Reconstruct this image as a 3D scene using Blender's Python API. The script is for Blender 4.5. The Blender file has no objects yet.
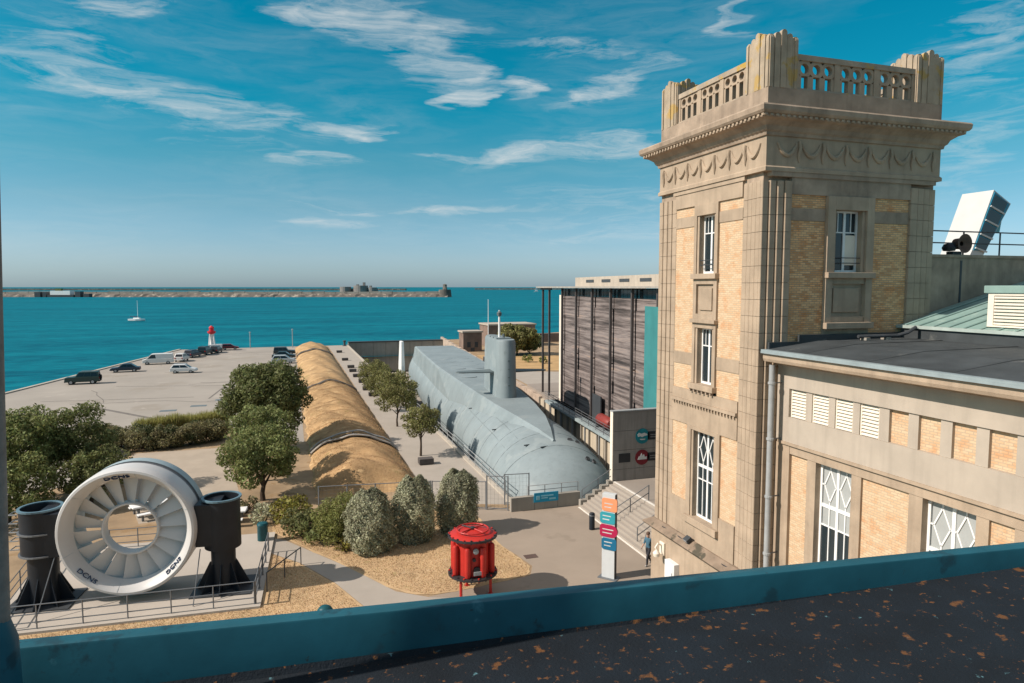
import bpy, bmesh, math, random
import numpy as np
from mathutils import Vector, Matrix
R = math.radians
scene = bpy.context.scene
COL = scene.collection
random.seed(7)

# ------------------------------------------------------------------ camera
cd = bpy.data.cameras.new('camera'); cam = bpy.data.objects.new('camera', cd); COL.objects.link(cam)
cd.lens = 24.012; cd.sensor_width = 36.0; cd.clip_start = 0.05; cd.clip_end = 80000
cam.location = (0, 0, 14.5)
cam.rotation_euler = (R(90 - 4.562), 0, R(-18.2))
scene.camera = cam
scene.view_settings.view_transform = 'Standard'; scene.view_settings.look = 'None'
scene.view_settings.gamma = 1.0; scene.view_settings.use_curve_mapping = False
scene.view_settings.exposure = 0.34

# ------------------------------------------------------------------ sky (world)
SUN_EL = 38.5
world = bpy.data.worlds.new('World'); scene.world = world; world.use_nodes = True
wn = world.node_tree.nodes; wl = world.node_tree.links; wn.clear()
def wnode(t, **k):
    n = wn.new(t)
    for a, b in k.items(): setattr(n, a, b)
    return n
def wmath(op, a, b=None, c=None, clamp=False):
    n = wnode('ShaderNodeMath', operation=op, use_clamp=clamp)
    for i, v in enumerate((a, b, c)):
        if v is None: continue
        if isinstance(v, (int, float)): n.inputs[i].default_value = v
        else: wl.new(v, n.inputs[i])
    return n.outputs[0]
w_out = wnode('ShaderNodeOutputWorld'); w_bg = wnode('ShaderNodeBackground'); w_bg.inputs[1].default_value = 0.104
wl.new(w_bg.outputs[0], w_out.inputs[0])
sky = wnode('ShaderNodeTexSky', sky_type='NISHITA', sun_disc=False, sun_elevation=R(SUN_EL), sun_rotation=R(270.3),
            altitude=20, air_density=1.0, dust_density=0.6, ozone_density=2.0)
tc = wnode('ShaderNodeTexCoord'); sep = wnode('ShaderNodeSeparateXYZ'); wl.new(tc.outputs['Generated'], sep.inputs[0])
az = wmath('ARCTAN2', sep.outputs[0], sep.outputs[1]); el = wmath('ARCSINE', sep.outputs[2])
# clear sky tint: pale horizon, teal in view; red added above to warm shade
grad = wnode('ShaderNodeValToRGB'); wl.new(wmath('MULTIPLY', el, 1.0), grad.inputs[0])
cr = grad.color_ramp
for i_, (p_, c_) in enumerate([(0.0, (.52, .72, 1.06)), (0.04, (.57, .745, .99)), (0.11, (.43, .705, .78)), (0.17, (.24, .705, .715)), (0.24, (.025, .705, .72)), (0.40, (.0, .72, .73)), (0.58, (0.950, 0.860, 0.800)), (1.0, (1.350, 0.950, 0.800))]):
    e = cr.elements[i_] if i_ < 2 else cr.elements.new(p_); e.position = p_; e.color = (*c_, 1)
tint = wnode('ShaderNodeMix', data_type='RGBA', blend_type='MULTIPLY'); tint.inputs[0].default_value = 1.0
wl.new(sky.outputs[0], tint.inputs[6]); wl.new(grad.outputs[0], tint.inputs[7])
# cirrus: soft banks filled with wind-drawn noise
comb = wnode('ShaderNodeCombineXYZ'); wl.new(az, comb.inputs[0]); wl.new(el, comb.inputs[1])
warp = wnode('ShaderNodeTexNoise'); warp.inputs['Scale'].default_value = 1; warp.inputs['Detail'].default_value = 7
wmp = wnode('ShaderNodeMapping'); wmp.inputs['Scale'].default_value = (5, 22, 1); wl.new(comb.outputs[0], wmp.inputs[0]); wl.new(wmp.outputs[0], warp.inputs['Vector'])
wv = wnode('ShaderNodeVectorMath', operation='SUBTRACT'); wl.new(warp.outputs['Color'], wv.inputs[0]); wv.inputs[1].default_value = (.5, .5, .5)
ws = wnode('ShaderNodeVectorMath', operation='MULTIPLY'); wl.new(wv.outputs[0], ws.inputs[0]); ws.inputs[1].default_value = (.30, .05, 0)
wa = wnode('ShaderNodeVectorMath', operation='ADD'); wl.new(comb.outputs[0], wa.inputs[0]); wl.new(ws.outputs[0], wa.inputs[1])
sw = wnode('ShaderNodeSeparateXYZ'); wl.new(wa.outputs[0], sw.inputs[0])
BANKS = [(0.14,0.349,0.104,0.028,8,0.75),(0.202,0.307,0.078,0.027,25,0.7),(0.059,0.352,0.06,0.014,10,0.7),(0.308,0.276,0.043,0.013,0,1),(0.251,0.26,0.023,0.014,25,1),(-0.159,0.238,0.196,0.02,8.5,0.6),(-0.029,0.223,0.091,0.017,5,0.5),(-0.253,0.275,0.079,0.028,5,0.4),(-0.21,0.332,0.077,0.015,0,0.5),(0.089,0.215,0.049,0.012,-3,0.8),(0.037,0.171,0.043,0.007,0,0.6),(0.386,0.193,0.161,0.011,-4,0.75),(0.272,0.185,0.086,0.005,0,0.7),(0.471,0.208,0.083,0.011,-5,0.5),(0.477,0.285,0.095,0.015,-18,0.6),(0.386,0.326,0.132,0.011,3,0.45),(0.235,0.113,0.094,0.007,-4,0.6),(0.049,0.09,0.057,0.006,0,0.45),(0.06,0.11,0.055,0.004,5,0.5),(0.444,0.117,0.179,0.031,-3,0.3),(0.501,0.078,0.123,0.013,-3,0.35),(0.899,0.273,0.084,0.042,-10,0.45),(0.632,0.351,0.028,0.016,-40,0.6),(0.905,0.162,0.076,0.051,-8,0.35),(-0.091,0.197,0.088,0.017,10,0.3)]
acc = None
for (a0, e0, wa_, we_, t, s) in BANKS:
    ct, st = math.cos(R(-t)), math.sin(R(-t))
    da = wmath('SUBTRACT', sw.outputs[0], a0); de = wmath('SUBTRACT', sw.outputs[1], e0)
    u = wmath('MULTIPLY_ADD', da, ct/(wa_*1.25), wmath('MULTIPLY', de, st/(wa_*1.25)))
    v = wmath('MULTIPLY_ADD', de, ct/(we_*1.6), wmath('MULTIPLY', da, -st/(we_*1.6)))
    d2 = wmath('ADD', wmath('MULTIPLY', u, u), wmath('MULTIPLY', v, v))
    m = wmath('MULTIPLY', wmath('SUBTRACT', 1.0, d2, clamp=True), s*.95)
    acc = m if acc is None else wmath('MAXIMUM', acc, m)
mp = wnode('ShaderNodeMapping'); mp.inputs['Scale'].default_value = (12, 75, 1); mp.inputs['Rotation'].default_value = (0, 0, R(6))
wl.new(wa.outputs[0], mp.inputs[0])
fib = wnode('ShaderNodeTexNoise'); fib.inputs['Scale'].default_value = 1.0; fib.inputs['Detail'].default_value = 11; fib.inputs['Roughness'].default_value = .66
wl.new(mp.outputs[0], fib.inputs['Vector'])
fibr = wmath('MULTIPLY_ADD', fib.outputs['Fac'], 2.3, -0.72, clamp=True)
wide = wnode('ShaderNodeTexNoise'); wide.inputs['Scale'].default_value = 3.0; wide.inputs['Detail'].default_value = 7
mp2 = wnode('ShaderNodeMapping'); mp2.inputs['Scale'].default_value = (1, 4, 1); wl.new(wa.outputs[0], mp2.inputs[0]); wl.new(mp2.outputs[0], wide.inputs['Vector'])
veil = wmath('MULTIPLY_ADD', wide.outputs['Fac'], 1.6, -0.62, clamp=True)
bank = wmath('MULTIPLY', wmath('MULTIPLY_ADD', fib.outputs['Fac'], 2.1, wmath('MULTIPLY_ADD', acc, .95, -1.2), clamp=True), wmath('MULTIPLY', acc, 2.6, clamp=True))
cl = wmath('ADD', wmath('MULTIPLY', bank, .72), wmath('MULTIPLY', veil, wmath('MULTIPLY_ADD', fibr, .42, .0)), clamp=True)
cl = wmath('ADD', cl, wmath('MULTIPLY', wmath('MULTIPLY_ADD', el, 2.2, -0.9, clamp=True), wmath('MULTIPLY_ADD', fibr, .35, .30)), clamp=True)  # extra veil added overhead out of view, whitening the light in shade
cl = wmath('MULTIPLY', cl, wmath('MULTIPLY', el, 14.0, clamp=True))
cmix = wnode('ShaderNodeMix', data_type='RGBA'); wl.new(wmath('MULTIPLY', cl, .95, clamp=True), cmix.inputs[0]); wl.new(tint.outputs[2], cmix.inputs[6]); cmix.inputs[7].default_value = (6.1, 6.1, 5.95, 1)
wl.new(cmix.outputs[2], w_bg.inputs[0])

# ------------------------------------------------------------------ sun
sl = bpy.data.lights.new('sun', 'SUN'); sl.energy = 4.8; sl.angle = R(0.5); sl.color = (1.0, 0.89, 0.79)
sun = bpy.data.objects.new('sun', sl); COL.objects.link(sun)
SUN_DIR = Vector((math.cos(R(-0.3)) * math.cos(R(SUN_EL)), math.sin(R(-0.3)) * math.cos(R(SUN_EL)), -math.sin(R(SUN_EL))))
sun.rotation_euler = SUN_DIR.to_track_quat('-Z', 'Y').to_euler(); sun.location = (-60, 0, 80)

# ------------------------------------------------------------------ materials
MATS = {}
def mat(name, col, rough=.8, var=.18, scale=1.5, bump=0, bscale=25, metal=0, streak=0, spots=None, island=0, spec=.3):
    if name in MATS: return MATS[name]
    m = bpy.data.materials.new(name); m.use_nodes = True; MATS[name] = m
    nt = m.node_tree; N = nt.nodes; L = nt.links; b = N['Principled BSDF']
    b.inputs['Roughness'].default_value = rough; b.inputs['Metallic'].default_value = metal
    b.inputs['Specular IOR Level'].default_value = spec
    g = N.new('ShaderNodeNewGeometry')
    def noise(sc, det=5, vec=None, ro=.6):
        n = N.new('ShaderNodeTexNoise'); n.inputs['Scale'].default_value = sc; n.inputs['Detail'].default_value = det; n.inputs['Roughness'].default_value = ro
        L.new(vec or g.outputs['Position'], n.inputs['Vector']); return n.outputs['Fac']
    def mth(op, a, bb, clamp=False):
        n = N.new('ShaderNodeMath'); n.operation = op; n.use_clamp = clamp
        for i, v in enumerate((a, bb)):
            if isinstance(v, (int, float)): n.inputs[i].default_value = v
            else: L.new(v, n.inputs[i])
        return n.outputs[0]
    def mix(f, a, c):
        n = N.new('ShaderNodeMix'); n.data_type = 'RGBA'
        if isinstance(f, (int, float)): n.inputs[0].default_value = f
        else: L.new(f, n.inputs[0])
        for i, v in ((6, a), (7, c)):
            if isinstance(v, tuple): n.inputs[i].default_value = (*v, 1)
            else: L.new(v, n.inputs[i])
        return n.outputs[2]
    k = lambda c, f: tuple(min(1, max(0, x * f)) for x in c)
    f = N.new('ShaderNodeMapRange'); f.inputs[1].default_value = .3; f.inputs[2].default_value = .7; L.new(noise(scale), f.inputs[0])
    cur = mix(f.outputs[0], k(col, 1 - var), k(col, 1 + var))
    if streak:
        mpn = N.new('ShaderNodeMapping'); mpn.inputs['Scale'].default_value = (3.0, 3.0, .22); L.new(g.outputs['Position'], mpn.inputs[0])
        f = N.new('ShaderNodeMapRange'); f.inputs[1].default_value = .48; f.inputs[2].default_value = .75; f.inputs[4].default_value = streak; L.new(noise(1.0, 6, mpn.outputs[0]), f.inputs[0])
        cur = mix(f.outputs[0], cur, k(col, .45))
    if spots:      # (colour, scale, threshold) lichen, stains and patches with a shape of their own
        for (sc_, ss, th) in spots:
            f = N.new('ShaderNodeMapRange'); f.inputs[1].default_value = th; f.inputs[2].default_value = th + .06; L.new(noise(ss, 6), f.inputs[0])
            cur = mix(f.outputs[0], cur, sc_)
    if island:
        h = N.new('ShaderNodeHueSaturation'); L.new(cur, h.inputs['Color'])
        v = N.new('ShaderNodeMapRange'); v.inputs[3].default_value = 1 - island; v.inputs[4].default_value = 1 + island; L.new(g.outputs['Random Per Island'], v.inputs[0]); L.new(v.outputs[0], h.inputs['Value'])
        v2 = N.new('ShaderNodeMapRange'); v2.inputs[3].default_value = .5 - .03; v2.inputs[4].default_value = .5 + .02; L.new(g.outputs['Random Per Island'], v2.inputs[0]); L.new(v2.outputs[0], h.inputs['Hue'])
        cur = h.outputs[0]
    L.new(cur, b.inputs['Base Color'])
    if island and name.startswith(('leaf', 'reed')):     # thin leaves let some light through
        tr = N.new('ShaderNodeBsdfTranslucent'); L.new(cur, tr.inputs[0]); ms_ = N.new('ShaderNodeMixShader'); ms_.inputs[0].default_value = .38
        L.new(b.outputs[0], ms_.inputs[1]); L.new(tr.outputs[0], ms_.inputs[2]); L.new(ms_.outputs[0], N['Material Output'].inputs[0])
    if bump:
        bn = N.new('ShaderNodeBump'); bn.inputs['Strength'].default_value = min(1, bump); bn.inputs['Distance'].default_value = .03
        L.new(noise(bscale, 6), bn.inputs['Height']); L.new(bn.outputs[0], b.inputs['Normal'])
    return m
def brick_mat(name, c1, c2, mortar, bw=.24, rh=.082):
    m = bpy.data.materials.new(name); m.use_nodes = True; MATS[name] = m
    nt = m.node_tree; N = nt.nodes; L = nt.links; b = N['Principled BSDF']; b.inputs['Roughness'].default_value = .85; b.inputs['Specular IOR Level'].default_value = .2
    g = N.new('ShaderNodeNewGeometry'); s = N.new('ShaderNodeSeparateXYZ'); L.new(g.outputs['Position'], s.inputs[0])
    a = N.new('ShaderNodeMath'); L.new(s.outputs[0], a.inputs[0]); L.new(s.outputs[1], a.inputs[1])
    c = N.new('ShaderNodeCombineXYZ'); L.new(a.outputs[0], c.inputs[0]); L.new(s.outputs[2], c.inputs[1])
    t = N.new('ShaderNodeTexBrick'); L.new(c.outputs[0], t.inputs['Vector']); t.inputs['Scale'].default_value = 1
    t.inputs['Brick Width'].default_value = bw; t.inputs['Row Height'].default_value = rh; t.inputs['Mortar Size'].default_value = .012
    t.inputs['Color1'].default_value = (*c1, 1); t.inputs['Color2'].default_value = (*c2, 1); t.inputs['Mortar'].default_value = (*mortar, 1); t.inputs['Bias'].default_value = -.15
    n = N.new('ShaderNodeTexNoise'); n.inputs['Scale'].default_value = 2.2; n.inputs['Detail'].default_value = 6; L.new(g.outputs['Position'], n.inputs['Vector'])
    r = N.new('ShaderNodeMapRange'); r.inputs[1].default_value = .52; r.inputs[2].default_value = .7; r.inputs[4].default_value = .55; L.new(n.outputs['Fac'], r.inputs[0])
    mx = N.new('ShaderNodeMix'); mx.data_type = 'RGBA'; mx.blend_type = 'MULTIPLY'; L.new(r.outputs[0], mx.inputs[0]); L.new(t.outputs['Color'], mx.inputs[6]); mx.inputs[7].default_value = (.95, .62, .42, 1)
    L.new(mx.outputs[2], b.inputs['Base Color'])
    bp = N.new('ShaderNodeBump'); bp.invert = True; bp.inputs['Strength'].default_value = .7; bp.inputs['Distance'].default_value = .01; L.new(t.outputs['Fac'], bp.inputs['Height']); L.new(bp.outputs[0], b.inputs['Normal'])
    return m
def glass_mat(name, col=(.02, .03, .035), rough=.06):
    m = bpy.data.materials.new(name); m.use_nodes = True; MATS[name] = m; b = m.node_tree.nodes['Principled BSDF']
    b.inputs['Base Color'].default_value = (*col, 1); b.inputs['Roughness'].default_value = rough; b.inputs['Specular IOR Level'].default_value = .5
    return m

stone = mat('stone', (.37, .287, .207), .88, .16, 1.1, .4, 40, streak=.38)
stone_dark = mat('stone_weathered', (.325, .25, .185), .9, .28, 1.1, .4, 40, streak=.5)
stone_pier = mat('stone_pier', (.36, .29, .21), .9, .2, 1.6, .4, 40, streak=.3, spots=[((.40, .27, .10), 1.5, .54)])
stone_lichen = mat('stone_lichen', (.35, .285, .215), .9, .2, 1.6, .4, 40, streak=.35, spots=[((.42, .27, .06), 1.1, .56)])
render_grey = mat('render_grey', (.40, .345, .28), .85, .1, .8, .15, 40, streak=.25)
brickA = brick_mat('buff_brick', (.59, .44, .285), (.52, .335, .19), (.45, .35, .245))
brickB = brick_mat('buff_brick_warmed_shade', (.78, .48, .24), (.46, .22, .09), (.40, .29, .19))  # same brick on the shaded face, warm bounced light put into its colour
white_paint = mat('white_paint', (.72, .72, .70), .45, .06, 3)
cream = mat('cream_paint', (.72, .65, .54), .6, .06, 3)
glass = glass_mat('window_glass')
glass_blind = mat('blind_white', (.34, .355, .345), .5, .05, 2)
bitumen = mat('bitumen_roof', (.045, .052, .055), .75, .3, .8, .3, 30, spots=[((.10, .105, .10), .9, .62)])
copper = mat('copper_roof', (.20, .30, .27), .6, .15, 1.0, .1, 20, spots=[((.26, .36, .32), 1.6, .58)])
lead = mat('lead_edge', (.25, .30, .31), .45, .15, 2)
concrete = mat('concrete', (.30, .275, .235), .88, .1, .5, .2, 20, streak=.3)
concrete_pale = mat('concrete_pale', (.40, .36, .31), .9, .08, .3, .15, 8)
steel = mat('grey_steel', (.16, .17, .18), .5, .1, 2, metal=.3)
steel_dark = mat('dark_steel', (.05, .055, .06), .5, .15, 2)
zinc = mat('zinc_grey', (.30, .31, .31), .5, .15, 2)
black_paint = mat('black_paint', (.013, .017, .023), .45, .2, 1.2, .05, 20)
trunkm = mat('bark', (.07, .05, .035), .95, .3, 4, .5, 30)

# ------------------------------------------------------------------ builders
class MB:
    def __init__(s): s.v = []; s.f = []; s.M = None
    def add(s, vs, fs):
        o = len(s.v)
        for p in vs:
            p = Vector(p)
            s.v.append(tuple(s.M @ p) if s.M is not None else tuple(p))
        s.f += [tuple(i + o for i in f) for f in fs]; return s
    def box(s, x0, y0, z0, x1, y1, z1):
        if x0 > x1: x0, x1 = x1, x0
        if y0 > y1: y0, y1 = y1, y0
        if z0 > z1: z0, z1 = z1, z0
        return s.add([(x0,y0,z0),(x1,y0,z0),(x1,y1,z0),(x0,y1,z0),(x0,y0,z1),(x1,y0,z1),(x1,y1,z1),(x0,y1,z1)],
                     [(0,3,2,1),(4,5,6,7),(0,1,5,4),(1,2,6,5),(2,3,7,6),(3,0,4,7)])
    def prism(s, poly, z0, z1):           # polygon (counter-clockwise) in xy drawn up z
        n = len(poly)
        return s.add([(p[0],p[1],z0) for p in poly] + [(p[0],p[1],z1) for p in poly],
                     [tuple(range(n-1,-1,-1)), tuple(range(n,2*n))] + [(i,(i+1)%n,n+(i+1)%n,n+i) for i in range(n)])
    def sidep(s, poly, y0, y1, f=None):     # polygon in xz drawn along y, f(x,z)->half-width factor
        n = len(poly); g = f or (lambda x, z: 1)
        return s.add([(p[0],y0*g(*p),p[1]) for p in poly] + [(p[0],y1*g(*p),p[1]) for p in poly],
                     [tuple(range(n)), tuple(range(2*n-1,n-1,-1))] + [(i,n+i,n+(i+1)%n,(i+1)%n) for i in range(n)])
    def tube(s, pts, r, n=8, closed=False, cap=True):
        pts = [Vector(p) for p in pts]; m = len(pts); rs = r if isinstance(r, (list, tuple)) else [r]*m
        vs = []; up0 = None
        for i, p in enumerate(pts):
            a = pts[(i-1) % m] if (closed or i > 0) else p; b = pts[(i+1) % m] if (closed or i < m-1) else p
            t = (b - a).normalized()
            if up0 is None: up0 = Vector((0,0,1)) if abs(t.z) < .9 else Vector((1,0,0))
            x = t.cross(up0); x = x.normalized() if x.length > 1e-6 else Vector((1,0,0)); y = x.cross(t); up0 = y.normalized()
            vs += [p + (x*math.cos(2*math.pi*k/n) + y*math.sin(2*math.pi*k/n))*rs[i] for k in range(n)]
        fs = []
        for i in range(m if closed else m-1):
            j = (i+1) % m
            fs += [(i*n+k, i*n+(k+1)%n, j*n+(k+1)%n, j*n+k) for k in range(n)]
        if cap and not closed: fs += [tuple(range(n-1,-1,-1)), tuple((m-1)*n+k for k in range(n))]
        return s.add(vs, fs)
    def lathe(s, prof, n=32, c=(0,0,0), capends=False):   # prof: (r,z) up the z axis
        vs = []; m = len(prof)
        for (r, z) in prof: vs += [(c[0]+r*math.cos(2*math.pi*k/n), c[1]+r*math.sin(2*math.pi*k/n), c[2]+z) for k in range(n)]
        fs = [(i*n+k, i*n+(k+1)%n, (i+1)*n+(k+1)%n, (i+1)*n+k) for i in range(m-1) for k in range(n)]
        if capends: fs += [tuple(range(n-1,-1,-1)), tuple((m-1)*n+k for k in range(n))]
        return s.add(vs, fs)
    def ringloft(s, rects):        # list of (x0,y0,x1,y1,z) rectangles joined upwards
        vs = []
        for (x0,y0,x1,y1,z) in rects: vs += [(x0,y0,z),(x1,y0,z),(x1,y1,z),(x0,y1,z)]
        m = len(rects)
        fs = [(i*4+k, i*4+(k+1)%4, (i+1)*4+(k+1)%4, (i+1)*4+k) for i in range(m-1) for k in range(4)] + [(3,2,1,0), tuple((m-1)*4+k for k in range(4))]
        return s.add(vs, fs)
    def mesh(s, name, m):
        me = bpy.data.meshes.new(name); me.from_pydata(s.v, [], s.f); me.update()
        if m: me.materials.append(m)
        return me
    def build(s, name, m, parent=None, smooth=False, bevel=0, world=True, kind=None):
        if parent is not None and world:
            o = ROOTLOC.get(parent.name, (0,0,0))
            s.v = [(a-o[0], b-o[1], c-o[2]) for (a,b,c) in s.v]
        ob = bpy.data.objects.new(name, s.mesh(name, m)); COL.objects.link(ob)
        if parent is not None:
            ob.parent = parent
            if world: ROOTLOC[ob.name] = ROOTLOC.get(parent.name, (0,0,0))
        if smooth:
            ob.data.polygons.foreach_set('use_smooth', [True]*len(ob.data.polygons))
            ob.data.set_sharp_from_angle(angle=R(40))
        if bevel:
            bm = ob.modifiers.new('bevel', 'BEVEL'); bm.width = bevel; bm.segments = 2; bm.limit_method = 'ANGLE'; bm.angle_limit = R(40)
        if kind: ob['kind'] = kind
        return ob
ROOTLOC = {}
def tag(o, label=None, cat=None, group=None, kind=None):
    if label: o['label'] = label
    if cat: o['category'] = cat
    if group: o['group'] = group
    if kind: o['kind'] = kind
    return o
def thing(name, loc, label, cat, group=None, rz=0):
    o = bpy.data.objects.new(name, None); COL.objects.link(o); o.location = loc; o.rotation_euler = (0,0,rz); o.empty_display_size = .3
    ROOTLOC[o.name] = tuple(loc); return tag(o, label, cat, group)
def inst(me, name, loc, parent, rz=0, scale=None):
    o = bpy.data.objects.new(name, me); COL.objects.link(o); o.parent = parent; o.rotation_euler = (0,0,rz)
    b = ROOTLOC.get(parent.name, (0,0,0)); o.location = (loc[0]-b[0], loc[1]-b[1], loc[2]-b[2])
    if scale: o.scale = scale
    return o
def copy_tree(o, parent=None):
    c = o.copy(); COL.objects.link(c)
    if parent is not None: c.parent = parent
    for ch in list(o.children): copy_tree(ch, c)
    return c
def text(body, size, M, m, parent, name='lettering', ext=.004, local=False):
    cu = bpy.data.curves.new('t', 'FONT'); cu.body = body; cu.size = size; cu.extrude = ext; cu.align_x = 'CENTER'; cu.align_y = 'CENTER'
    to = bpy.data.objects.new('t', cu); COL.objects.link(to); dg = bpy.context.evaluated_depsgraph_get()
    me = bpy.data.meshes.new_from_object(to.evaluated_get(dg)); bpy.data.objects.remove(to); bpy.data.curves.remove(cu)
    b = ROOTLOC.get(parent.name, (0,0,0)) if not local else (0,0,0)
    me.transform(Matrix.Translation((-b[0],-b[1],-b[2])) @ M); me.materials.clear(); me.materials.append(m); me.name = name
    o = bpy.data.objects.new(name, me); COL.objects.link(o); o.parent = parent; return o

# a facade: u runs along the wall, z up, d outwards; A looks west (-x), B looks south (-y)
class Face:
    def __init__(s, kind, pos): s.k = kind; s.p = pos
    def pt(s, u, z, d): return (s.p - d, u, z) if s.k == 'A' else (u, s.p - d, z)
    def slab(s, mb, u0, u1, z0, z1, d0, d1):
        a = s.pt(u0, z0, d0); b = s.pt(u1, z1, d1); mb.box(*a, *b); return mb
    def poly(s, mb, pts, d0, d1):      # polygon in (u,z) with thickness
        n = len(pts); vs = [s.pt(u, z, d0) for u, z in pts] + [s.pt(u, z, d1) for u, z in pts]
        mb.add(vs, [tuple(range(n)), tuple(range(2*n-1, n-1, -1))] + [(i, n+i, n+(i+1)%n, (i+1)%n) for i in range(n)]); return mb
    def bar(s, mb, p, q, w, d0, d1):
        du, dz = q[0]-p[0], q[1]-p[1]; l = math.hypot(du, dz); nu, nz = -dz/l*w/2, du/l*w/2
        return s.poly(mb, [(p[0]+nu,p[1]+nz),(q[0]+nu,q[1]+nz),(q[0]-nu,q[1]-nz),(p[0]-nu,p[1]-nz)], d0, d1)
def fixn(o):
    bm = bmesh.new(); bm.from_mesh(o.data); bmesh.ops.recalc_face_normals(bm, faces=bm.faces); bm.to_mesh(o.data); bm.free(); return o

def window(root, F, u0, u1, z0, z1, d, cols=2, rows=(), diamond=None, blind=0, fw=.07):
    """white framed window; rows: transom heights, diamond: (z0,z1) of a lozenge light; every pane a mesh of its own"""
    mb = MB(); F.slab(mb, u0, u0+fw, z0, z1, d, d+.07); F.slab(mb, u1-fw, u1, z0, z1, d, d+.07)
    F.slab(mb, u0+fw, u1-fw, z0, z0+fw*1.3, d, d+.07); F.slab(mb, u0+fw, u1-fw, z1-fw, z1, d, d+.07)
    w = mb.build('window', white_paint, root)
    half_bars = cols == 2 and len(rows) == 1 and not diamond
    if half_bars:
        for c_ in (.25, .75): u_ = u0+(u1-u0)*c_; F.slab(MB0 := MB(), u_-.018, u_+.018, rows[0], z1-fw, d+.006, d+.055); MB0.build('glazing_bar', white_paint, w)
    zs = [z0+fw*1.3] + list(rows) + [z1-fw]; us = [u0+fw+(u1-u0-2*fw)*i/cols for i in range(cols+1)]
    for i in range(1, cols):
        k = .055 if (cols % 2 == 0 and i == cols//2) else .022
        minor = diamond and not (i == cols//2)
        F.slab(MB0 := MB(), us[i]-k, us[i]+k, zs[0], diamond[0] if minor else zs[-1], d+.005, d+.062); MB0.build('mullion', white_paint, w)
    for i, z in enumerate(rows):
        k = .06 if diamond and abs(z-diamond[0]) < .01 else .022
        F.slab(MB0 := MB(), us[0], us[-1], z-k, z+k, d+.004, d+.058); MB0.build('transom', white_paint, w)
    for i in range(cols):
        for j in range(len(zs)-1):
            if diamond and zs[j] > diamond[0]-.01:
                if i % (cols//2): continue
                F.slab(MB0 := MB(), us[i]+.02, us[i+cols//2]-.02, zs[j]+.02, zs[j+1]-.02, d+.012, d+.02); MB0.build('pane', glass_blind if (zs[j] + .1 > z1 - blind) else glass, w); continue
            F.slab(MB0 := MB(), us[i]+.02, us[i+1]-.02, zs[j]+.02, zs[j+1]-.02, d+.012, d+.02)
            MB0.build('pane', glass_blind if (zs[j] + .1 > z1 - blind) else glass, w)
    if diamond:
        half = cols//2
        for h in range(2):
            a, b = us[h*half], us[(h+1)*half]; c = (a+b)/2; za, zb = diamond[0]+.06, diamond[1]; zm = (za+zb)/2; q = (b-a)*.36; mb = MB()
            for (p, r_) in (((c, zb-.12), (c+q, zm)), ((c+q, zm), (c, za+.12)), ((c, za+.12), (c-q, zm)), ((c-q, zm), (c, zb-.12)), ((a, zm), (c-q, zm)), ((c+q, zm), (b, zm)), ((c, zb), (c, zb-.12)), ((c, za), (c, za+.12))):
                F.bar(mb, p, r_, .045, d+.022, d+.055)
            fixn(mb.build('lozenge_glazing_bar', white_paint, w))
    return w

# ------------------------------------------------------------------ the setting: land, dock, sea
SEA = -3.0
ground_m = mat('dry_earth', (.30, .215, .13), .95, .25, .35, .4, 12, spots=[((.25, .165, .085), .5, .56)])
lot_m = mat('quay_concrete', (.30, .272, .235), .9, .1, .12, .2, 10, spots=[((.27, .24, .20), .09, .58), ((.35, .315, .27), .25, .62), ((.22, .195, .165), .33, .68)])
plaza_m = mat('plaza_tarmac', (.285, .235, .185), .92, .09, .3, .2, 25, spots=[((.25, .205, .16), .35, .6)])
path_m = mat('path_concrete', (.335, .30, .255), .9, .07, .5, .2, 25)
grass_m = mat('dry_grass', (.45, .315, .175), .95, .16, .5, .35, 14, spots=[((.35, .265, .125), 1.2, .62), ((.52, .39, .24), 1.8, .60)])
berm_m = mat('berm_grass', (.365, .235, .115), .95, .28, .5, .9, 9, spots=[((.28, .20, .085), .6, .60), ((.48, .33, .17), 1.1, .58)])
def struct(name, mb, m, **k):
    o = mb.build(name, m, **k); o['kind'] = 'structure'; return o
struct('ground', MB().prism([(-72,-60),(14.2,-60),(14.2,174.6),(-4,174.9),(-24.2,174.0),(-36.9,109.8),(-60,0)], -8, 0), ground_m)
struct('ground', MB().box(14.203,-60,-8, 140,40.9,-.003), ground_m)
struct('ground', MB().prism([(26.3,40.903),(140,40.903),(140,240),(60,190),(40,183.7)], -8, -.006), ground_m)
struct('dock_floor', MB().box(14.0,40,-8.2, 45,180,-7.2), concrete)
# sea
mb = MB(); mb.add([(-40000,-400,SEA),(-20,-400,SEA),(-20,174,SEA),(-40000,174,SEA),(40000,174,SEA),(40000,60000,SEA),(-40000,60000,SEA)], [(0,1,2,3),(3,2,4,5,6)])
seam = bpy.data.materials.new('sea_water'); seam.use_nodes = True; nt = seam.node_tree; N = nt.nodes; L = nt.links; b = N['Principled BSDF']
b.inputs['Roughness'].default_value = .55; b.inputs['Specular IOR Level'].default_value = .03
g = N.new('ShaderNodeNewGeometry')
def sn(scx, scy, det):
    mp_ = N.new('ShaderNodeMapping'); mp_.inputs['Scale'].default_value = (scx, scy, 1); mp_.inputs['Rotation'].default_value = (0, 0, R(18)); L.new(g.outputs['Position'], mp_.inputs[0])
    n_ = N.new('ShaderNodeTexNoise'); n_.inputs['Scale'].default_value = 1; n_.inputs['Detail'].default_value = det; L.new(mp_.outputs[0], n_.inputs['Vector']); return n_
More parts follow.
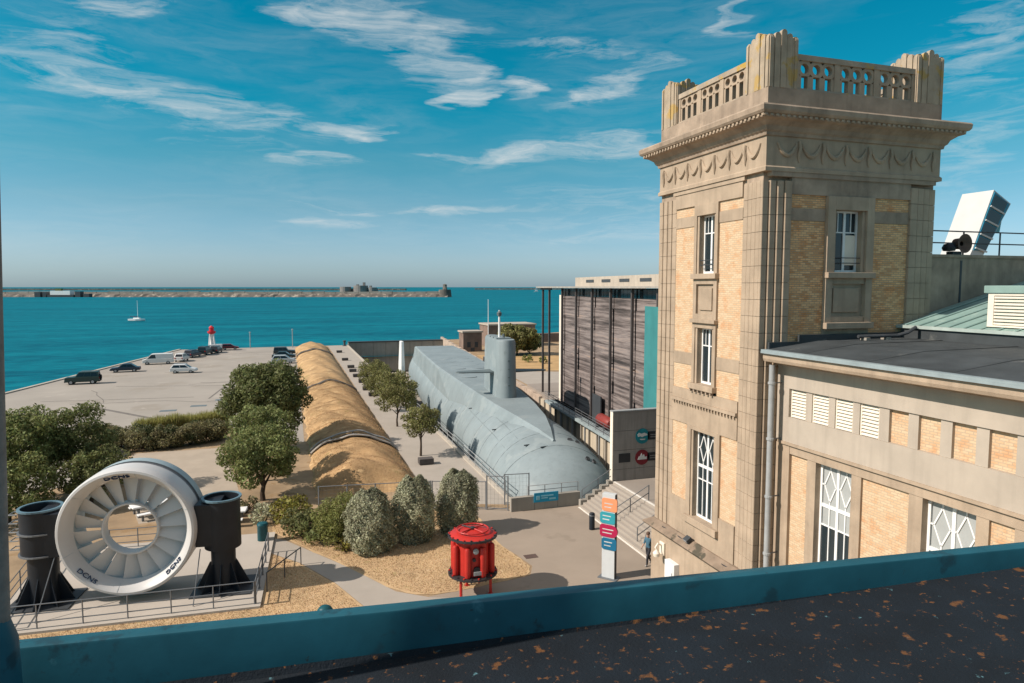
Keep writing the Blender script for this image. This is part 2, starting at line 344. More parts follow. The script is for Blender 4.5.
n1 = sn(.010, .05, 8); n2 = sn(.25, .6, 5); n3 = sn(.16, .42, 5); n1m = N.new('ShaderNodeMath'); n1m.operation = 'MULTIPLY_ADD'; n1m.inputs[1].default_value = .5; L.new(n3.outputs['Fac'], n1m.inputs[0]); n1h = N.new('ShaderNodeMath'); n1h.operation = 'MULTIPLY'; n1h.inputs[1].default_value = .5; L.new(n1.outputs['Fac'], n1h.inputs[0]); L.new(n1h.outputs[0], n1m.inputs[2])
rmp = N.new('ShaderNodeValToRGB'); L.new(n1m.outputs[0], rmp.inputs[0])
rmp.color_ramp.elements[0].position = .38; rmp.color_ramp.elements[0].color = (.0002, .076, .118, 1)
rmp.color_ramp.elements[1].position = .64; rmp.color_ramp.elements[1].color = (.003, .178, .228, 1)
L.new(rmp.outputs[0], b.inputs['Base Color'])
bp = N.new('ShaderNodeBump'); bp.inputs['Strength'].default_value = .75; bp.inputs['Distance'].default_value = .5; L.new(n2.outputs['Fac'], bp.inputs['Height']); L.new(bp.outputs[0], b.inputs['Normal'])
struct('sea', mb, seam)
def soft(poly, it=2, jit=.0, seed=1):
    for _ in range(it):
        q = []
        for i in range(len(poly)):
            a, b_ = poly[i], poly[(i+1) % len(poly)]; q += [(a[0]*.78+b_[0]*.22, a[1]*.78+b_[1]*.22), (a[0]*.22+b_[0]*.78, a[1]*.22+b_[1]*.78)]
        poly = q
    rg = random.Random(seed); return [(x+rg.uniform(-jit, jit), y+rg.uniform(-jit, jit)) for x, y in poly]
def sheet(name, poly, z, m): return struct(name, MB().prism(poly, z-.003, z), m)
sheet('quay_pavement', [(-58,8),(-13,60),(-14.5,76.5),(-8,81),(-3.5,70),(1.2,66),(1.8,174.3),(-4,174.5),(-24.0,173.6),(-36.4,109.8)], .006, lot_m)
sheet('pavement', [(-2.5,41.9),(-.5,40.4),(2.5,35.6),(4.6,31.7),(6.0,30.6),(8.5,29.6),(8.5,18),(5.2,18),(4.0,27.2),(3.3,29.2),(3.0,30.6),(1.9,33.6),(.3,36.7),(-1.7,39.2)], .014, path_m)
sheet('plaza', [(5.5,16),(20,16),(20.6,31),(20.6,40.85),(14.2,40.85),(13.2,41.9),(11.2,42.4),(11.0,36.2),(11.5,34.1),(11.8,32.5),(11.3,31.4),(8,30.9),(6,30.7)], .010, plaza_m)
sheet('promenade', [(9.0,44.2),(14.1,42.4),(14.1,174.2),(9.3,174.2)], .006, path_m)
sheet('gravel_yard', [(-13,60),(-9,46),(-3,47),(-4.5,58),(-6,66),(-13,66)], .005, mat('gravel', (.36, .305, .24), .95, .1, .5, .3, 30))
sheet('dry_lawn', soft([(-1.8,43.1),(.3,39.3),(2.5,35.6),(4.6,31.7),(6.0,30.8),(8,30.9),(11.2,31.4),(11.7,32.5),(11.4,34.2),(11,36.2),(11.2,42.4),(1.4,44.5)], 2, .07), .018, grass_m)
sheet('dry_lawn', [(-30,20),(3.2,20),(3.4,28.7),(3.0,30.5),(1.9,33.5),(.3,36.6),(-1.7,39.1),(-1.4,32.2),(-12,33.0),(-30,36)], .012, grass_m)
# turbine platform
struct('concrete_platform', MB().prism([(-12.3,32.5),(-1.5,31.9),(-1.0,41.6),(-12.8,42.5)], 0, .12), concrete_pale)
# quay kerb along the water, piece by piece
kerb_m = mat('kerb_stone', (.40, .36, .30), .9, .1, .4)
pts = [(-60,0),(-36.9,109.8),(-24.2,174.0)]
kb = thing('quay_kerb', (-36.9,109.8,0), 'pale stone kerb along the edge of the quay above the water', 'kerb')
for (p, q) in zip(pts[:-1], pts[1:]):
    p, q = Vector(p), Vector(q); l = (q-p).length; n = int(l/6); t = (q-p)/l; nn = Vector((-t.y, t.x))
    if p.y < 50: k0 = int(n*.55)
    else: k0 = 0
    for k in range(k0, n):
        a = p + t*(k*l/n+.02); c = p + t*((k+1)*l/n-.02)
        MB().prism([tuple(a+nn*.02), tuple(a-nn*.55), tuple(c-nn*.55), tuple(c+nn*.02)], .0, .16).build('kerb_stone', kerb_m, kb)
# repairs, joints and manhole covers on the quay
for i, (p, q, w) in enumerate([((-21.5,92),(-12.2,80.5),.28),((-30,100),(-12,98),.12),((-24,112),(-8,108),.12),((-10,96),(-6,140),.12),((-20,128),(-4,124),.12)]):
    p, q = Vector(p), Vector(q); t = (q-p).normalized(); nn = Vector((-t.y, t.x))*w
    sheet('tar_joint', [tuple(p-nn), tuple(q-nn), tuple(q+nn), tuple(p+nn)], .012, mat('tar', (.15, .135, .12), .9))
rg = random.Random(21)
for k in range(13):       # wandering cracks sealed with tar
    x, y = rg.uniform(-26,-4), rg.uniform(92,160); a = rg.choice((0, .1, 1.5, 1.65, .05)); P = [(x, y)]
    for j in range(rg.randint(4, 8)): a += rg.uniform(-.35,.35); x += math.cos(a)*2.2; y += math.sin(a)*2.6; P.append((x, y))
    P = [p for p in P if p[0] < .5 and p[0] > -.2*(200-p[1])*1.05-18]
    if len(P) < 3: continue
    w = rg.uniform(.08,.18); struct('tar_joint', MB().add([(px_, py_-w, .0125) for px_, py_ in P]+[(px_+.03, py_+w, .0125) for px_, py_ in P], [(i, i+1, len(P)+i+1, len(P)+i) for i in range(len(P)-1)]), MATS['tar'])
for (x, y) in [(-13.6,88.0),(-10.6,90.5),(-8.2,94.5)]:
    tag(MB().box(x-.9,y-.55,.0, x+.9,y+.55,.02).build('access_cover', mat('cover_metal', (.12, .15, .16), .6), bevel=.01), 'grey access cover set in the quay, %s' % {-13.6:'leftmost of three', -10.6:'middle one of three', -8.2:'rightmost of three'}[x], 'cover', 'access covers in the quay')
tag(MB().box(11.8,33.45,.0, 12.5,33.95,.025).build('drain_grate', mat('rusty_grate', (.09,.06,.05), .8)), 'small dark drain grate in the tarmac plaza right of the red drum', 'grate')

# grassed mound
def berm():
    mb = MB(); nx, ny = 26, 150; x0, x1, y0, y1 = 1.5, 8.9, 47.8, 171
    def zz(x, y):
        t = (x-x0)/(x1-x0); s = math.sin(math.pi*max(0, min(1, t)))**.75*1.55
        e = min(1, (y-y0)/3.0); e2 = min(1, (y1-y)/2)
        w = .09*math.sin(y*1.15+.5*math.sin(x*.8))+.06*math.sin(y*.37+x*1.9)+.035*math.sin(x*3.1+y*2.3)
        return max(.0, (s*math.sin(e*math.pi/2)*max(.0, e2) + w*s))+.002
    vs = []
    for j in range(ny+1):
        y = y0+(y1-y0)*(j/ny)**1.5
        for i in range(nx+1): x = x0+(x1-x0)*i/nx; vs.append((x+.12*math.sin(y*1.3)*(i in (0,nx)), y, zz(x, y)))
    fs = [(j*(nx+1)+i, j*(nx+1)+i+1, (j+1)*(nx+1)+i+1, (j+1)*(nx+1)+i) for j in range(ny) for i in range(nx)]
    mb.add(vs, fs); o = struct('grass_mound', mb, berm_m, smooth=True); return zz
bz = berm()
# stepped drainage kerbs that climb over the mound
kerbm = mat('weathered_kerb', (.16, .15, .14), .85, .2, 2)
for (y, gap, lab) in [(60.3,.5,'double grey rail arching over the grass mound nearest the trees'),(95.5,.3,'dark kerb arching over the middle of the grass mound'),(147,.3,'dark kerb arching over the far end of the grass mound')]:
    r_ = thing('mound_kerb', (5.2,y,0), lab, 'kerb')
    for yy in (y-gap, y+gap):
        pts = [(1.6+7.2*i/16, yy-.0, bz(1.6+7.2*i/16, yy)+.22) for i in range(17)]
        MB().tube(pts, .085, 6).build('rail', mat('pale_rail', (.36,.345,.32), .6) if y < 70 else kerbm, r_)
        for i in range(0, 17, 4): MB().box(pts[i][0]-.04, yy-.04, bz(pts[i][0], yy)-.1, pts[i][0]+.04, yy+.04, pts[i][2]).build('post', kerbm, r_)
    pts = [(1.6+7.2*i/16, bz(1.6+7.2*i/16, y)+.05) for i in range(17)]
    mb = MB()
    for i in range(16):
        (xa, za), (xb, zb) = pts[i], pts[i+1]; mb.add([(xa,y-gap,za),(xb,y-gap,zb),(xb,y+gap,zb),(xa,y+gap,za)], [(0,1,2,3)])
    mb.build('channel', mat('channel_dark', (.05,.045,.04), .9), r_)

# ------------------------------------------------------------------ tower
TX, TY, TX1, TY1 = 16.65, 21.1, 25.0, 28.55
tw = thing('tower', ((TX+TX1)/2, (TY+TY1)/2, 0), 'tall square brick and stone tower with carved cornice and balustrade', 'tower')
A = Face('A', TX); B = Face('B', TY)
MB().box(TX+.45, TY+.45, 0, TX1-.1, TY1-.1, 21.0).build('core_wall', stone_dark, tw)
MB().box(TX1-.101, TY+.9, 0, TX1, TY1-.003, 18.9).build('side_wall', stone_dark, tw)
MB().box(TX+.9, TY1-.101, 0, TX1-.003, TY1, 18.9).build('side_wall', stone_dark, tw)
def ribbed_block(F, u0, u1, h, rev):
    gw_, gd_ = (.03, .055) if F.k == 'A' else (.04, .06)
    n = 4; w = (u1-u0)/n; bk_ = -.12 if F.k == 'A' else -.26; P = [(0, bk_)]
    for i in range(n):
        dd = -.025*i if F.k == 'A' else -.14+.05*i; a = i*w; b_ = (i+1)*w-(gw_ if i < n-1 else 0)
        P += [(a, dd-.02), (a+.02, dd), (b_-.02, dd), (b_, dd-.02)]
        if i < n-1: P += [(b_, max(bk_+.001, dd-gd_)), (b_+gw_, max(bk_+.001, dd-gd_))]
    P += [(n*w, bk_)]
    if rev: P = [((u1-u0)-u, d) for u, d in P][::-1]
    m_ = len(P); vs = [F.pt(u, 0, d) for u, d in P] + [F.pt(u, h, d) for u, d in P]
    p0 = F.p
    vs = [(x-(p0 if F.k == 'A' else 0), y-(p0 if F.k == 'B' else 0), z) for x, y, z in vs]
    mb = MB().add(vs, [tuple(range(m_)), tuple(range(2*m_-1, m_-1, -1))] + [(i, m_+i, m_+(i+1)%m_, (i+1)%m_) for i in range(m_)])
    me = mb.mesh('stone_block', stone); bm = bmesh.new(); bm.from_mesh(me); bmesh.ops.recalc_face_normals(bm, faces=bm.faces); bm.to_mesh(me); bm.free(); return me
HB = .615
def pilaster(F, u0, u1, rev, z0=3.4, z1=18.42, a0=0):
    mb = MB(); F.slab(mb, u0+(.12 if a0 else 0), u1-.004, z0, z1+.3, -.45-a0*.003, -.115 if F.k == 'A' else -.255); p = mb.build('pilaster', stone_dark, tw)
    me = ribbed_block(F, u0, u1, HB-.004, rev); n = int((z1-z0)/HB+.01)
    for k in range(n):
        z = z0+k*(z1-z0)/n
        inst(me, 'stone_block', (F.p if F.k == 'A' else u0, u0 if F.k == 'A' else F.p, z), p)
    return p
pilaster(A, TY+.262, 22.45, False); pilaster(A, 27.2, TY1, True); pilaster(B, TX, 17.85, False, a0=1); pilaster(B, 23.58, TX1, True, a0=0)
def part(F, name, m, *slabs, root=None, **k):
    mb = MB()
    for s_ in slabs: F.slab(mb, *s_)
    return mb.build(name, m, root or tw, **k)
def brick(F, u0, u1, z0, z1, m, d=-.1): part(F, 'brick_panel', m, (u0, u1, z0, z1, -.45, d))
# west face
for (u0, u1) in ((22.452, 23.948), (25.652, 27.198)):
    brick(A, u0, u1, 17.542, 17.948, brickA); brick(A, u0, u1, 11.62, 17.098, brickA); brick(A, u0, u1, 10.0, 11.098, brickA); brick(A, u0, u1, 4.98, 8.448, brickA)
    part(A, 'stone_band', stone, (u0, u1, 17.1, 17.54, -.45, -.07)); part(A, 'stone_band', stone, (u0, u1, 11.1, 11.618, -.45, -.075))
part(A, 'stone_lintel', stone, (22.452, 27.198, 17.95, 18.55, -.45, -.03))
part(A, 'stone_architrave', stone, (22.3, 27.35, 18.55, 18.72, -.45, .012))
part(A, 'string_course', stone, (22.452, 27.198, 9.55, 9.998, -.45, -.04)); part(A, 'string_course_lip', stone, (22.452, 27.198, 9.42, 9.548, -.45, .05))
part(A, 'spandrel', stone, (22.452, 27.198, 8.45, 9.418, -.45, -.05))
mbd = MB(); [A.slab(mbd, 22.55+.21*i, 22.63+.21*i, 9.30, 9.418, -.05, .03) for i in range(22)]; mbd.build('dentil_row', stone, tw, kind='stuff')
part(A, 'base_course', stone, (22.452, 23.5, 3.4, 4.978, -.45, -.03), (25.9, 27.198, 3.4, 4.978, -.45, -.03), (23.5, 25.9, 3.4, 4.15, -.45, -.03))
def surround(F, u0, u1, o0, o1, z0, z1, zo, zt, name='window_surround'):   # stone jambs and head round an opening
    mb = MB(); F.slab(mb, u0, o0-.14, z0, z1, -.45, .0 if F.k == 'A' else .06); F.slab(mb, o1+.14, u1, z0, z1, -.45, .0 if F.k == 'A' else .06)
    F.slab(mb, o0-.138, o0, zo, zt, -.45, -.05); F.slab(mb, o1, o1+.138, zo, zt, -.45, -.05)
    F.slab(mb, o0-.138, o1+.138, zt+.002, z1, -.45, -.003 if F.k == 'A' else .057); s_ = mb.build(name, stone, tw, bevel=.008)
    return s_
surround(A, 23.95, 25.65, 24.25, 25.32, 15.06, 17.948, 15.06, 17.5)
part(A, 'window_sill', stone, (23.9, 25.7, 14.84, 15.058, -.45, .12), bevel=.015)
window(tw, A, 24.252, 25.318, 15.062, 17.498, -.36, cols=2, rows=(16.75,))
part(A, 'spandrel_panel', stone, (23.952, 25.648, 13.14, 14.838, -.45, -.12), (23.952, 24.18, 13.14, 14.838, -.12, -.01), (25.42, 25.648, 13.14, 14.838, -.12, -.01), (24.18, 25.42, 14.62, 14.838, -.12, -.012), (24.18, 25.42, 13.14, 13.36, -.12, -.012))
part(A, 'raised_panel', stone, (24.36, 25.24, 13.52, 14.46, -.12, -.06), bevel=.02)
part(A, 'window_sill', stone, (23.9, 25.7, 12.98, 13.138, -.45, .12), bevel=.015)
surround(A, 23.952, 25.648, 24.25, 25.32, 10.36, 12.978, 10.36, 12.76)
window(tw, A, 24.252, 25.318, 10.362, 12.758, -.36, cols=2, rows=(12.0,))
part(A, 'window_sill', stone, (23.9, 25.7, 10.12, 10.358, -.45, .14), bevel=.015)
mbd = MB(); [A.slab(mbd, 24.05+.3*i, 24.15+.3*i, 9.998, 10.118, -.04, .1) for i in range(6)]; mbd.build('sill_brackets', stone_dark, tw, kind='stuff')
surround(A, 23.5, 25.9, 23.95, 25.45, 4.45, 8.448, 4.45, 8.3)
part(A, 'window_sill', stone, (23.46, 25.94, 4.15, 4.448, -.45, .14), bevel=.015)
window(tw, A, 23.952, 25.448, 4.452, 8.298, -.36, cols=4, rows=(6.15, 6.75), diamond=(6.75, 8.23))
mb = MB()
for z in (15.42, 15.62): mb.tube([A.pt(24.26, z, -.1), A.pt(25.31, z, -.1)], .018, 5)
mb.build('window_guard_rail', steel_dark, tw)
# south face
for (u0, u1) in ((17.852, 19.488), (21.732, 23.578)):
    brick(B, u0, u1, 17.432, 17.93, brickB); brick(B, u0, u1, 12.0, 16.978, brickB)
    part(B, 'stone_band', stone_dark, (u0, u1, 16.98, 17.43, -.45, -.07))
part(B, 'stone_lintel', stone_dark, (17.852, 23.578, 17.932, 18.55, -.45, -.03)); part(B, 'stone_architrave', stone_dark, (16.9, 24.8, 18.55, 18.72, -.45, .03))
part(B, 'base_course', stone, (17.852, 23.578, 3.4, 11.998, -.45, -.06))
surround(B, 19.49, 21.73, 19.98, 21.24, 15.06, 17.928, 15.06, 17.42)
part(B, 'window_sill', stone, (19.46, 21.76, 14.84, 15.058, -.45, .2), bevel=.015)
wB = window(tw, B, 19.982, 21.238, 15.062, 17.418, -.36, cols=2, rows=(16.6,))
part(B, 'roller_blind', cream, (20.66, 21.16, 15.35, 16.5, -.325, -.31), root=wB)
part(B, 'spandrel_panel', stone, (19.492, 21.728, 13.14, 14.838, -.45, -.14), (19.492, 19.8, 13.14, 14.838, -.14, .05), (21.42, 21.728, 13.14, 14.838, -.14, .05), (19.8, 21.42, 14.62, 14.838, -.14, -.012), (19.8, 21.42, 13.14, 13.36, -.14, -.012))
part(B, 'raised_panel', stone, (19.98, 21.24, 13.52, 14.46, -.14, -.07), bevel=.02)
part(B, 'window_sill', stone, (19.46, 21.76, 12.9, 13.138, -.45, .2), bevel=.015); part(B, 'stone_band', stone, (19.492, 21.728, 12.0, 12.898, -.45, -.05))
mb = MB()
for z in (15.42, 15.62): mb.tube([B.pt(19.99, z, -.1), B.pt(21.23, z, -.1)], .018, 5)
mb.build('window_guard_rail', steel_dark, tw)
# frieze, garlands, cornice
fr = MB().ringloft([(TX-.06,TY-.06,TX1+.06,TY1+.06,18.722),(TX-.06,TY-.06,TX1+.06,TY1+.06,18.86),(TX,TY,TX1,TY1,18.92),(TX,TY,TX1,TY1,19.98)]).build('frieze', stone, tw)
def garlands(F, u0, u1, n):
    w = (u1-u0)/n
    for k in range(n):
        a = u0+k*w; mb = MB(); pts = [F.pt(a+.12+(w-.24)*t/10, 19.76-.44*math.sin(math.pi*t/10)**.8, .02) for t in range(11)]
        mb.tube(pts, [.035+.05*math.sin(math.pi*t/10) for t in range(11)], 6); mb.build('garland', stone, fr, smooth=True)
        mb = MB(); mb.tube([F.pt(a+w, 19.84, .03), F.pt(a+w+.03, 19.6, .05), F.pt(a+w-.03, 19.35, .04), F.pt(a+w, 19.08, .02)], [.05,.07,.06,.02], 6); mb.build('garland_drop', stone, fr, smooth=True)
garlands(A, 21.3, 28.2, 7); garlands(B, 17.0, 24.6, 7)
prof = [(0,19.982),(.07,19.99),(.09,20.1),(.16,20.16),(.22,20.3),(.40,20.44),(.58,20.5),(.58,20.6),(.66,20.62),(.72,20.7),(.74,20.86),(.70,20.92),(.1,21.0)]
cn = MB().ringloft([(TX-o,TY-o,TX1+o,TY1+o,z) for o, z in prof]).build('cornice', stone_dark, tw)
mb = MB()
for i in range(36): A.slab(mb, TY-.6+i*.24, TY-.48+i*.24, 20.52, 20.60, .58, .635)
for i in range(40): B.slab(mb, TX-.6+i*.24, TX-.48+i*.24, 20.52, 20.60, .58, .635)
mb.build('dentil_course', stone, cn, kind='stuff')
# attic wall and balustrade
t_ = .42
mb = MB(); mb.box(TX+.02,TY+.02,20.99,TX1-.02,TY+t_,21.72); mb.box(TX+.02,TY1-t_,20.99,TX1-.02,TY1-.02,21.72)
mb.box(TX+.02,TY+t_,20.99,TX+t_,TY1-t_,21.72); mb.box(TX1-t_,TY+t_,20.99,TX1-.02,TY1-t_,21.72); mb.build('attic_wall', stone_dark, tw)
MB().box(TX+t_,TY+t_,20.9,TX1-t_,TY1-t_,21.1).build('roof_deck', bitumen, tw)
def hole_tile(F, mb, uc, zc, s, r, d0, d1, n=16):      # square tile pierced by a round eye
    vs = []
    for d in (d0, d1):
        for k in range(n):
            a = 2*math.pi*(k+.5)/n; cu, cz = math.cos(a), math.sin(a); q = s/max(abs(cu), abs(cz)); vs.append(F.pt(uc+cu*q, zc+cz*q, d))
        for k in range(n): a = 2*math.pi*(k+.5)/n; vs.append(F.pt(uc+r*math.cos(a), zc+r*math.sin(a), d))
    fs = []
    for k in range(n):
        j = (k+1) % n
        fs += [(k, j, n+j, n+k), (2*n+k, 3*n+k, 3*n+j, 2*n+j), (n+k, n+j, 3*n+j, 3*n+k), (k, 2*n+k, 2*n+j, j)]
    mb.add(vs, fs)
def balustrade(F, u0, u1, sgn=1, groups=3):
    d0, d1 = (-.34, -.14) if sgn > 0 else (.14, .34)
    b_ = part(F, 'balustrade', stone_lichen, (u0, u1, 22.80, 23.0, d0-.06, d1+.06), (u0, u1, 21.722, 21.80, d0-.04, d1+.04))
    gw = (u1-u0)/groups; pw = .26
    for k in range(groups+1):
        c_ = u0+k*gw; a, z_ = max(u0, c_-pw/2), min(u1, c_+pw/2); part(F, 'baluster_post', stone, (a, z_, 21.8, 22.8, d0-.03, d1+.03), root=b_)
    for k in range(groups):
        a = u0+k*gw+pw/2; w = (gw-pw)/3
        for i in range(3):
            c_ = a+w*(i+.5); mb = MB(); hole_tile(F, mb, c_, 22.80-w/2, w/2, w*.34, d0, d1)
            F.slab(mb, c_-w/2, c_-w*.27, 21.8, 22.8-w, d0, d1); F.slab(mb, c_+w*.27, c_+w/2, 21.8, 22.8-w, d0, d1)
            fixn(mb.build('baluster', stone, b_))
balustrade(A, 22.5, 27.22); balustrade(B, 17.95, 23.6)
balustrade(Face('A', TX1), 22.5, 27.22, -1); balustrade(Face('B', TY1), 17.95, 23.6, -1)
def pier(x0, y0, x1, y1):
    p = MB().box(x0+.1,y0+.1,21.722,x1-.1,y1-.1,23.5).build('corner_pier', stone_pier, tw)
    tops = [23.45, 23.54, 23.66, 23.54, 23.45]
    for side in range(4):
        L_ = (x1-x0) if side in (0, 2) else (y1-y0); w = L_/5
        for k in range(5):
            a, b_ = k*w+.012, (k+1)*w-.012
            if k == 0: a = 0.0
            if k == 4: b_ = L_
            c_, r_ = (a+b_)/2, (b_-a)/2; P = [(a, 21.722), (b_, 21.722), (b_, tops[k])] + [(c_+r_*math.cos(t*math.pi/6), tops[k]+r_*math.sin(t*math.pi/6)) for t in range(1, 6)] + [(a, tops[k])]
            dep = .16 + (.02 if k == 2 else 0) - .015*abs(k-2)*(side % 2)
            n = len(P); f = {0: lambda u, d: (x0+u, y0-.0+d), 1: lambda u, d: (x1-d, y0+u), 2: lambda u, d: (x1-u, y1-d), 3: lambda u, d: (x0+d, y1-u)}[side]
            o_ = .02*abs(k-2)+.003*side
            vs = [(*f(u, o_), z) for u, z in P] + [(*f(u, .16), z) for u, z in P]
            fixn(MB().add(vs, [tuple(range(n)), tuple(range(2*n-1, n-1, -1))] + [(i, n+i, n+(i+1)%n, (i+1)%n) for i in range(n)]).build('pier_rib', stone_pier, p))
pier(TX, TY, 17.95, 22.45); pier(TX, 27.25, TX+1.2, TY1); pier(23.6, TY, TX1, 22.45); pier(23.6, 27.25, TX1, TY1)
# plinth with its weathered ledge, cabinet, floodlight and cable
MB().box(16.6, 19.0, 0, TX1+.2, 28.72, 3.05).build('plinth', stone, tw)
MB().ringloft([(16.3,18.9,TX1+.3,28.95,3.05),(16.22,18.9,TX1+.3,29.0,3.14),(16.28,18.95,TX1+.25,28.95,3.2),(16.6,21.0,TX1+.1,28.6,3.41)]).build('plinth_ledge', mat('ledge_stone', (.22,.165,.12), .92, .25, 1.5, .4, 40, spots=[((.08,.07,.05), 1.2, .55)]), tw)
mb = MB(); pts = [(16.5+.05*math.sin(i*1.7), 28.6-i*.42, 3.30+.02*math.sin(i*2.3)) for i in range(17)]; mb.tube(pts, .025, 5)
tag(mb.build('cable', black_paint), 'thin black cable lying along the tower ledge', 'cable')
def floodlight(x, y, z, lab):
    r_ = thing('floodlight', (x, y, z), lab, 'floodlight')
    MB().box(x-.06,y-.05,z,x+.06,y+.05,z+.10).build('bracket', steel_dark, r_); mb = MB(); mb.M = Matrix.Translation((x,y,z+.18)) @ Matrix.Rotation(R(-35),4,'Y'); mb.box(-.14,-.16,-.08,.14,.16,.08); mb.build('housing', steel_dark, r_, bevel=.02)
    mb = MB(); mb.M = Matrix.Translation((x,y,z+.18)) @ Matrix.Rotation(R(-35),4,'Y'); mb.box(-.155,-.13,-.06,-.142,.13,.06); mb.build('lens', zinc, r_)
floodlight(16.42, 25.3, 3.30, 'small dark floodlight standing on the tower ledge')
cb = thing('meter_cabinet', (16.2, 26.6, 1.4), 'white cabinet fixed to the tower plinth wall', 'cabinet')
MB().box(16.32,26.2,.9,16.599,27.0,1.95).build('case', white_paint, cb, bevel=.02); MB().box(16.30,26.26,.96,16.32,26.94,1.89).build('door', white_paint, cb); MB().box(16.285,26.32,1.4,16.299,26.36,1.52).build('handle', steel, cb)
vl = thing('wall_lantern', (16.2, 28.2, 2.0), 'pale scrolled lantern bracket on the tower plinth wall', 'lamp')
MB().box(16.5,27.4,1.9,16.599,27.8,2.5).build('wall_plate', cream, vl, bevel=.02); mb = MB(); mb.tube([(16.53,27.6,2.35),(16.3,27.6,2.45),(16.15,27.55,2.3),(16.22,27.5,2.15)], .05, 6); mb.build('arm', cream, vl); mb = MB(); mb.lathe([(.02,0),(.14,.05),(.17,.2),(.1,.3),(.02,.34)], 10, (16.18,27.5,1.85)); mb.build('shade', cream, vl, smooth=True)

# ------------------------------------------------------------------ wing beside the tower
WX = 17.46; WF = Face('A', WX); W0, W1 = 6.0, 21.095
wg = thing('wing_building', (20, 15, 0), 'long flat-roofed wing with louvres and lozenge windows beside the tower', 'building')
def wpart(name, m, *slabs, **k): return part(WF, name, m, *slabs, root=wg, **k)
MB().box(WX+.5, W0, 0, 30, W1-.001, 12.0).build('core_wall', stone_dark, wg)
wpart('upper_wall', render_grey, (W0, W1, 10.78, 11.62, -.5, 0), (W0, W1, 8.78, 9.72, -.5, 0))
wpart('end_block', render_grey, (20.46, W1, 9.722, 10.778, -.5, 0))
wpart('band_moulding', stone, (W0, 20.9, 8.68, 8.778, -.5, .05))
slat_me = {}
edges = [(20.45, 19.66), (19.36, 18.58), (18.29, 17.53), (17.24, 16.48)]
prev = 20.46
for (a, b_) in edges:
    if prev != 20.46: wpart('frieze_post', render_grey, (a+.002, prev-.002, 9.722, 10.778, -.5, -.06))
    lv = wpart('louvre', cream, (b_, a, 9.722, 10.778, -.5, -.22)); w = a-b_
    wpart('louvre_frame', cream, (b_+.002, b_+.05, 9.724, 10.776, -.22, -.10)); wpart('louvre_frame', cream, (a-.05, a-.002, 9.724, 10.776, -.22, -.10))
    for i in range(9):
        z = 9.76+i*.112; mb = MB(); p = [WF.pt(b_+.05, z, -.085), WF.pt(a-.05, z, -.085), WF.pt(a-.05, z+.09, -.2), WF.pt(b_+.05, z+.09, -.2)]
        q = [(x+.0, y, zz_-.02) for x, y, zz_ in p]; mb.add(p+q, [(0,1,2,3),(7,6,5,4),(0,4,5,1),(1,5,6,2),(2,6,7,3),(3,7,4,0)]); mb.build('slat', cream, lv)
    prev = b_
for (a, b_) in [(16.10, 15.42), (15.07, 14.36), (14.0, 13.3), (12.94, 12.22), (11.86, 11.15), (10.8, 10.1), (9.7, 9.0), (8.6, 7.9), (7.5, 6.8)]:
    wpart('frieze_post', render_grey, (a+.002, prev-.002, 9.722, 10.778, -.5, -.06)); wpart('brick_panel', brickA, (b_, a, 9.722, 10.778, -.5, -.16)); prev = b_
wpart('frieze_post', render_grey, (W0, prev-.002, 9.722, 10.778, -.5, -.06))
# lower storey: pilaster strips, brick panels, tall windows
wpart('lintel', stone, (W0, 20.9, 8.36, 8.678, -.5, -.04))
wpart('corner_strip', stone, (20.38, W1, 0, 8.678, -.5, -.02))
def wbay(br, jl, wn_, jr):       # brick (a,b), left jamb, window, right jamb measured along u
    if br: wpart('brick_panel', brickA, (br[1], br[0]-.002, 3.9, 8.358, -.5, -.14)); wpart('brick_plinth', stone, (br[1], br[0]-.002, 0, 3.898, -.5, -.06))
    wpart('window_jamb', stone, (wn_[0]+.001, jl, 0, 8.358, -.5, -.06)); wpart('window_jamb', stone, (jr, wn_[1]-.001, 0, 8.358, -.5, -.06))
    wpart('window_apron', stone, (wn_[1], wn_[0], 0, 3.3, -.5, -.1)); window(wg, WF, wn_[1], wn_[0], 3.302, 8.356, -.36, cols=4, rows=(6.15, 6.85), diamond=(6.85, 8.28), blind=2.4, fw=.09)
wbay((20.378, 19.5), 19.498, (19.08, 17.48), 17.08)
wbay((17.078, 15.29), 15.288, (14.82, 13.18), 12.82)
wbay((12.818, 12.15), 12.148, (11.7, 10.1), 9.74)
wpart('brick_panel', brickA, (W0, 9.738, 0, 8.358, -.5, -.14))
# eaves
mb = MB(); P = [(-.5,11.622),(.12,11.622),(.12,11.70),(.5,11.72),(.66,11.76),(.70,11.86),(.70,12.06),(.76,12.10),(.76,12.14),(-.5,12.14)]
vs = [WF.pt(W0, z, d) for d, z in P] + [WF.pt(21.098, z, d) for d, z in P]; n = len(P)
fixn(mb.add(vs, [tuple(range(n)), tuple(range(2*n-1, n-1, -1))] + [(i, n+i, n+(i+1)%n, (i+1)%n) for i in range(n)]).build('eaves_cornice', stone, wg))
WF.slab(mb := MB(), W0, 21.098, 12.142, 12.20, -.1, .80); WF.slab(mb, W0, 21.098, 12.06, 12.141, .765, .81); mb.build('gutter_edge', lead, wg)
mb = MB(); mb.add([(16.9,W0,12.204),(16.9,21.09,12.204),(19.2,21.09,12.46),(19.2,W0,12.46),(24,21.09,12.5),(24,W0,12.5)], [(0,3,2,1),(3,5,4,2)]); mb.build('flat_roof', bitumen, wg)
for i in range(5):      # roofing felt laps
    y = 8+i*2.8; MB().add([(17.0,y,12.222),(17.0,y+.14,12.222),(19.2,y+.14,12.474),(19.2,y,12.474),(23.3,y+.14,12.512),(23.3,y,12.512)], [(0,3,2,1),(3,5,4,2)]).build('felt_lap', bitumen, wg)
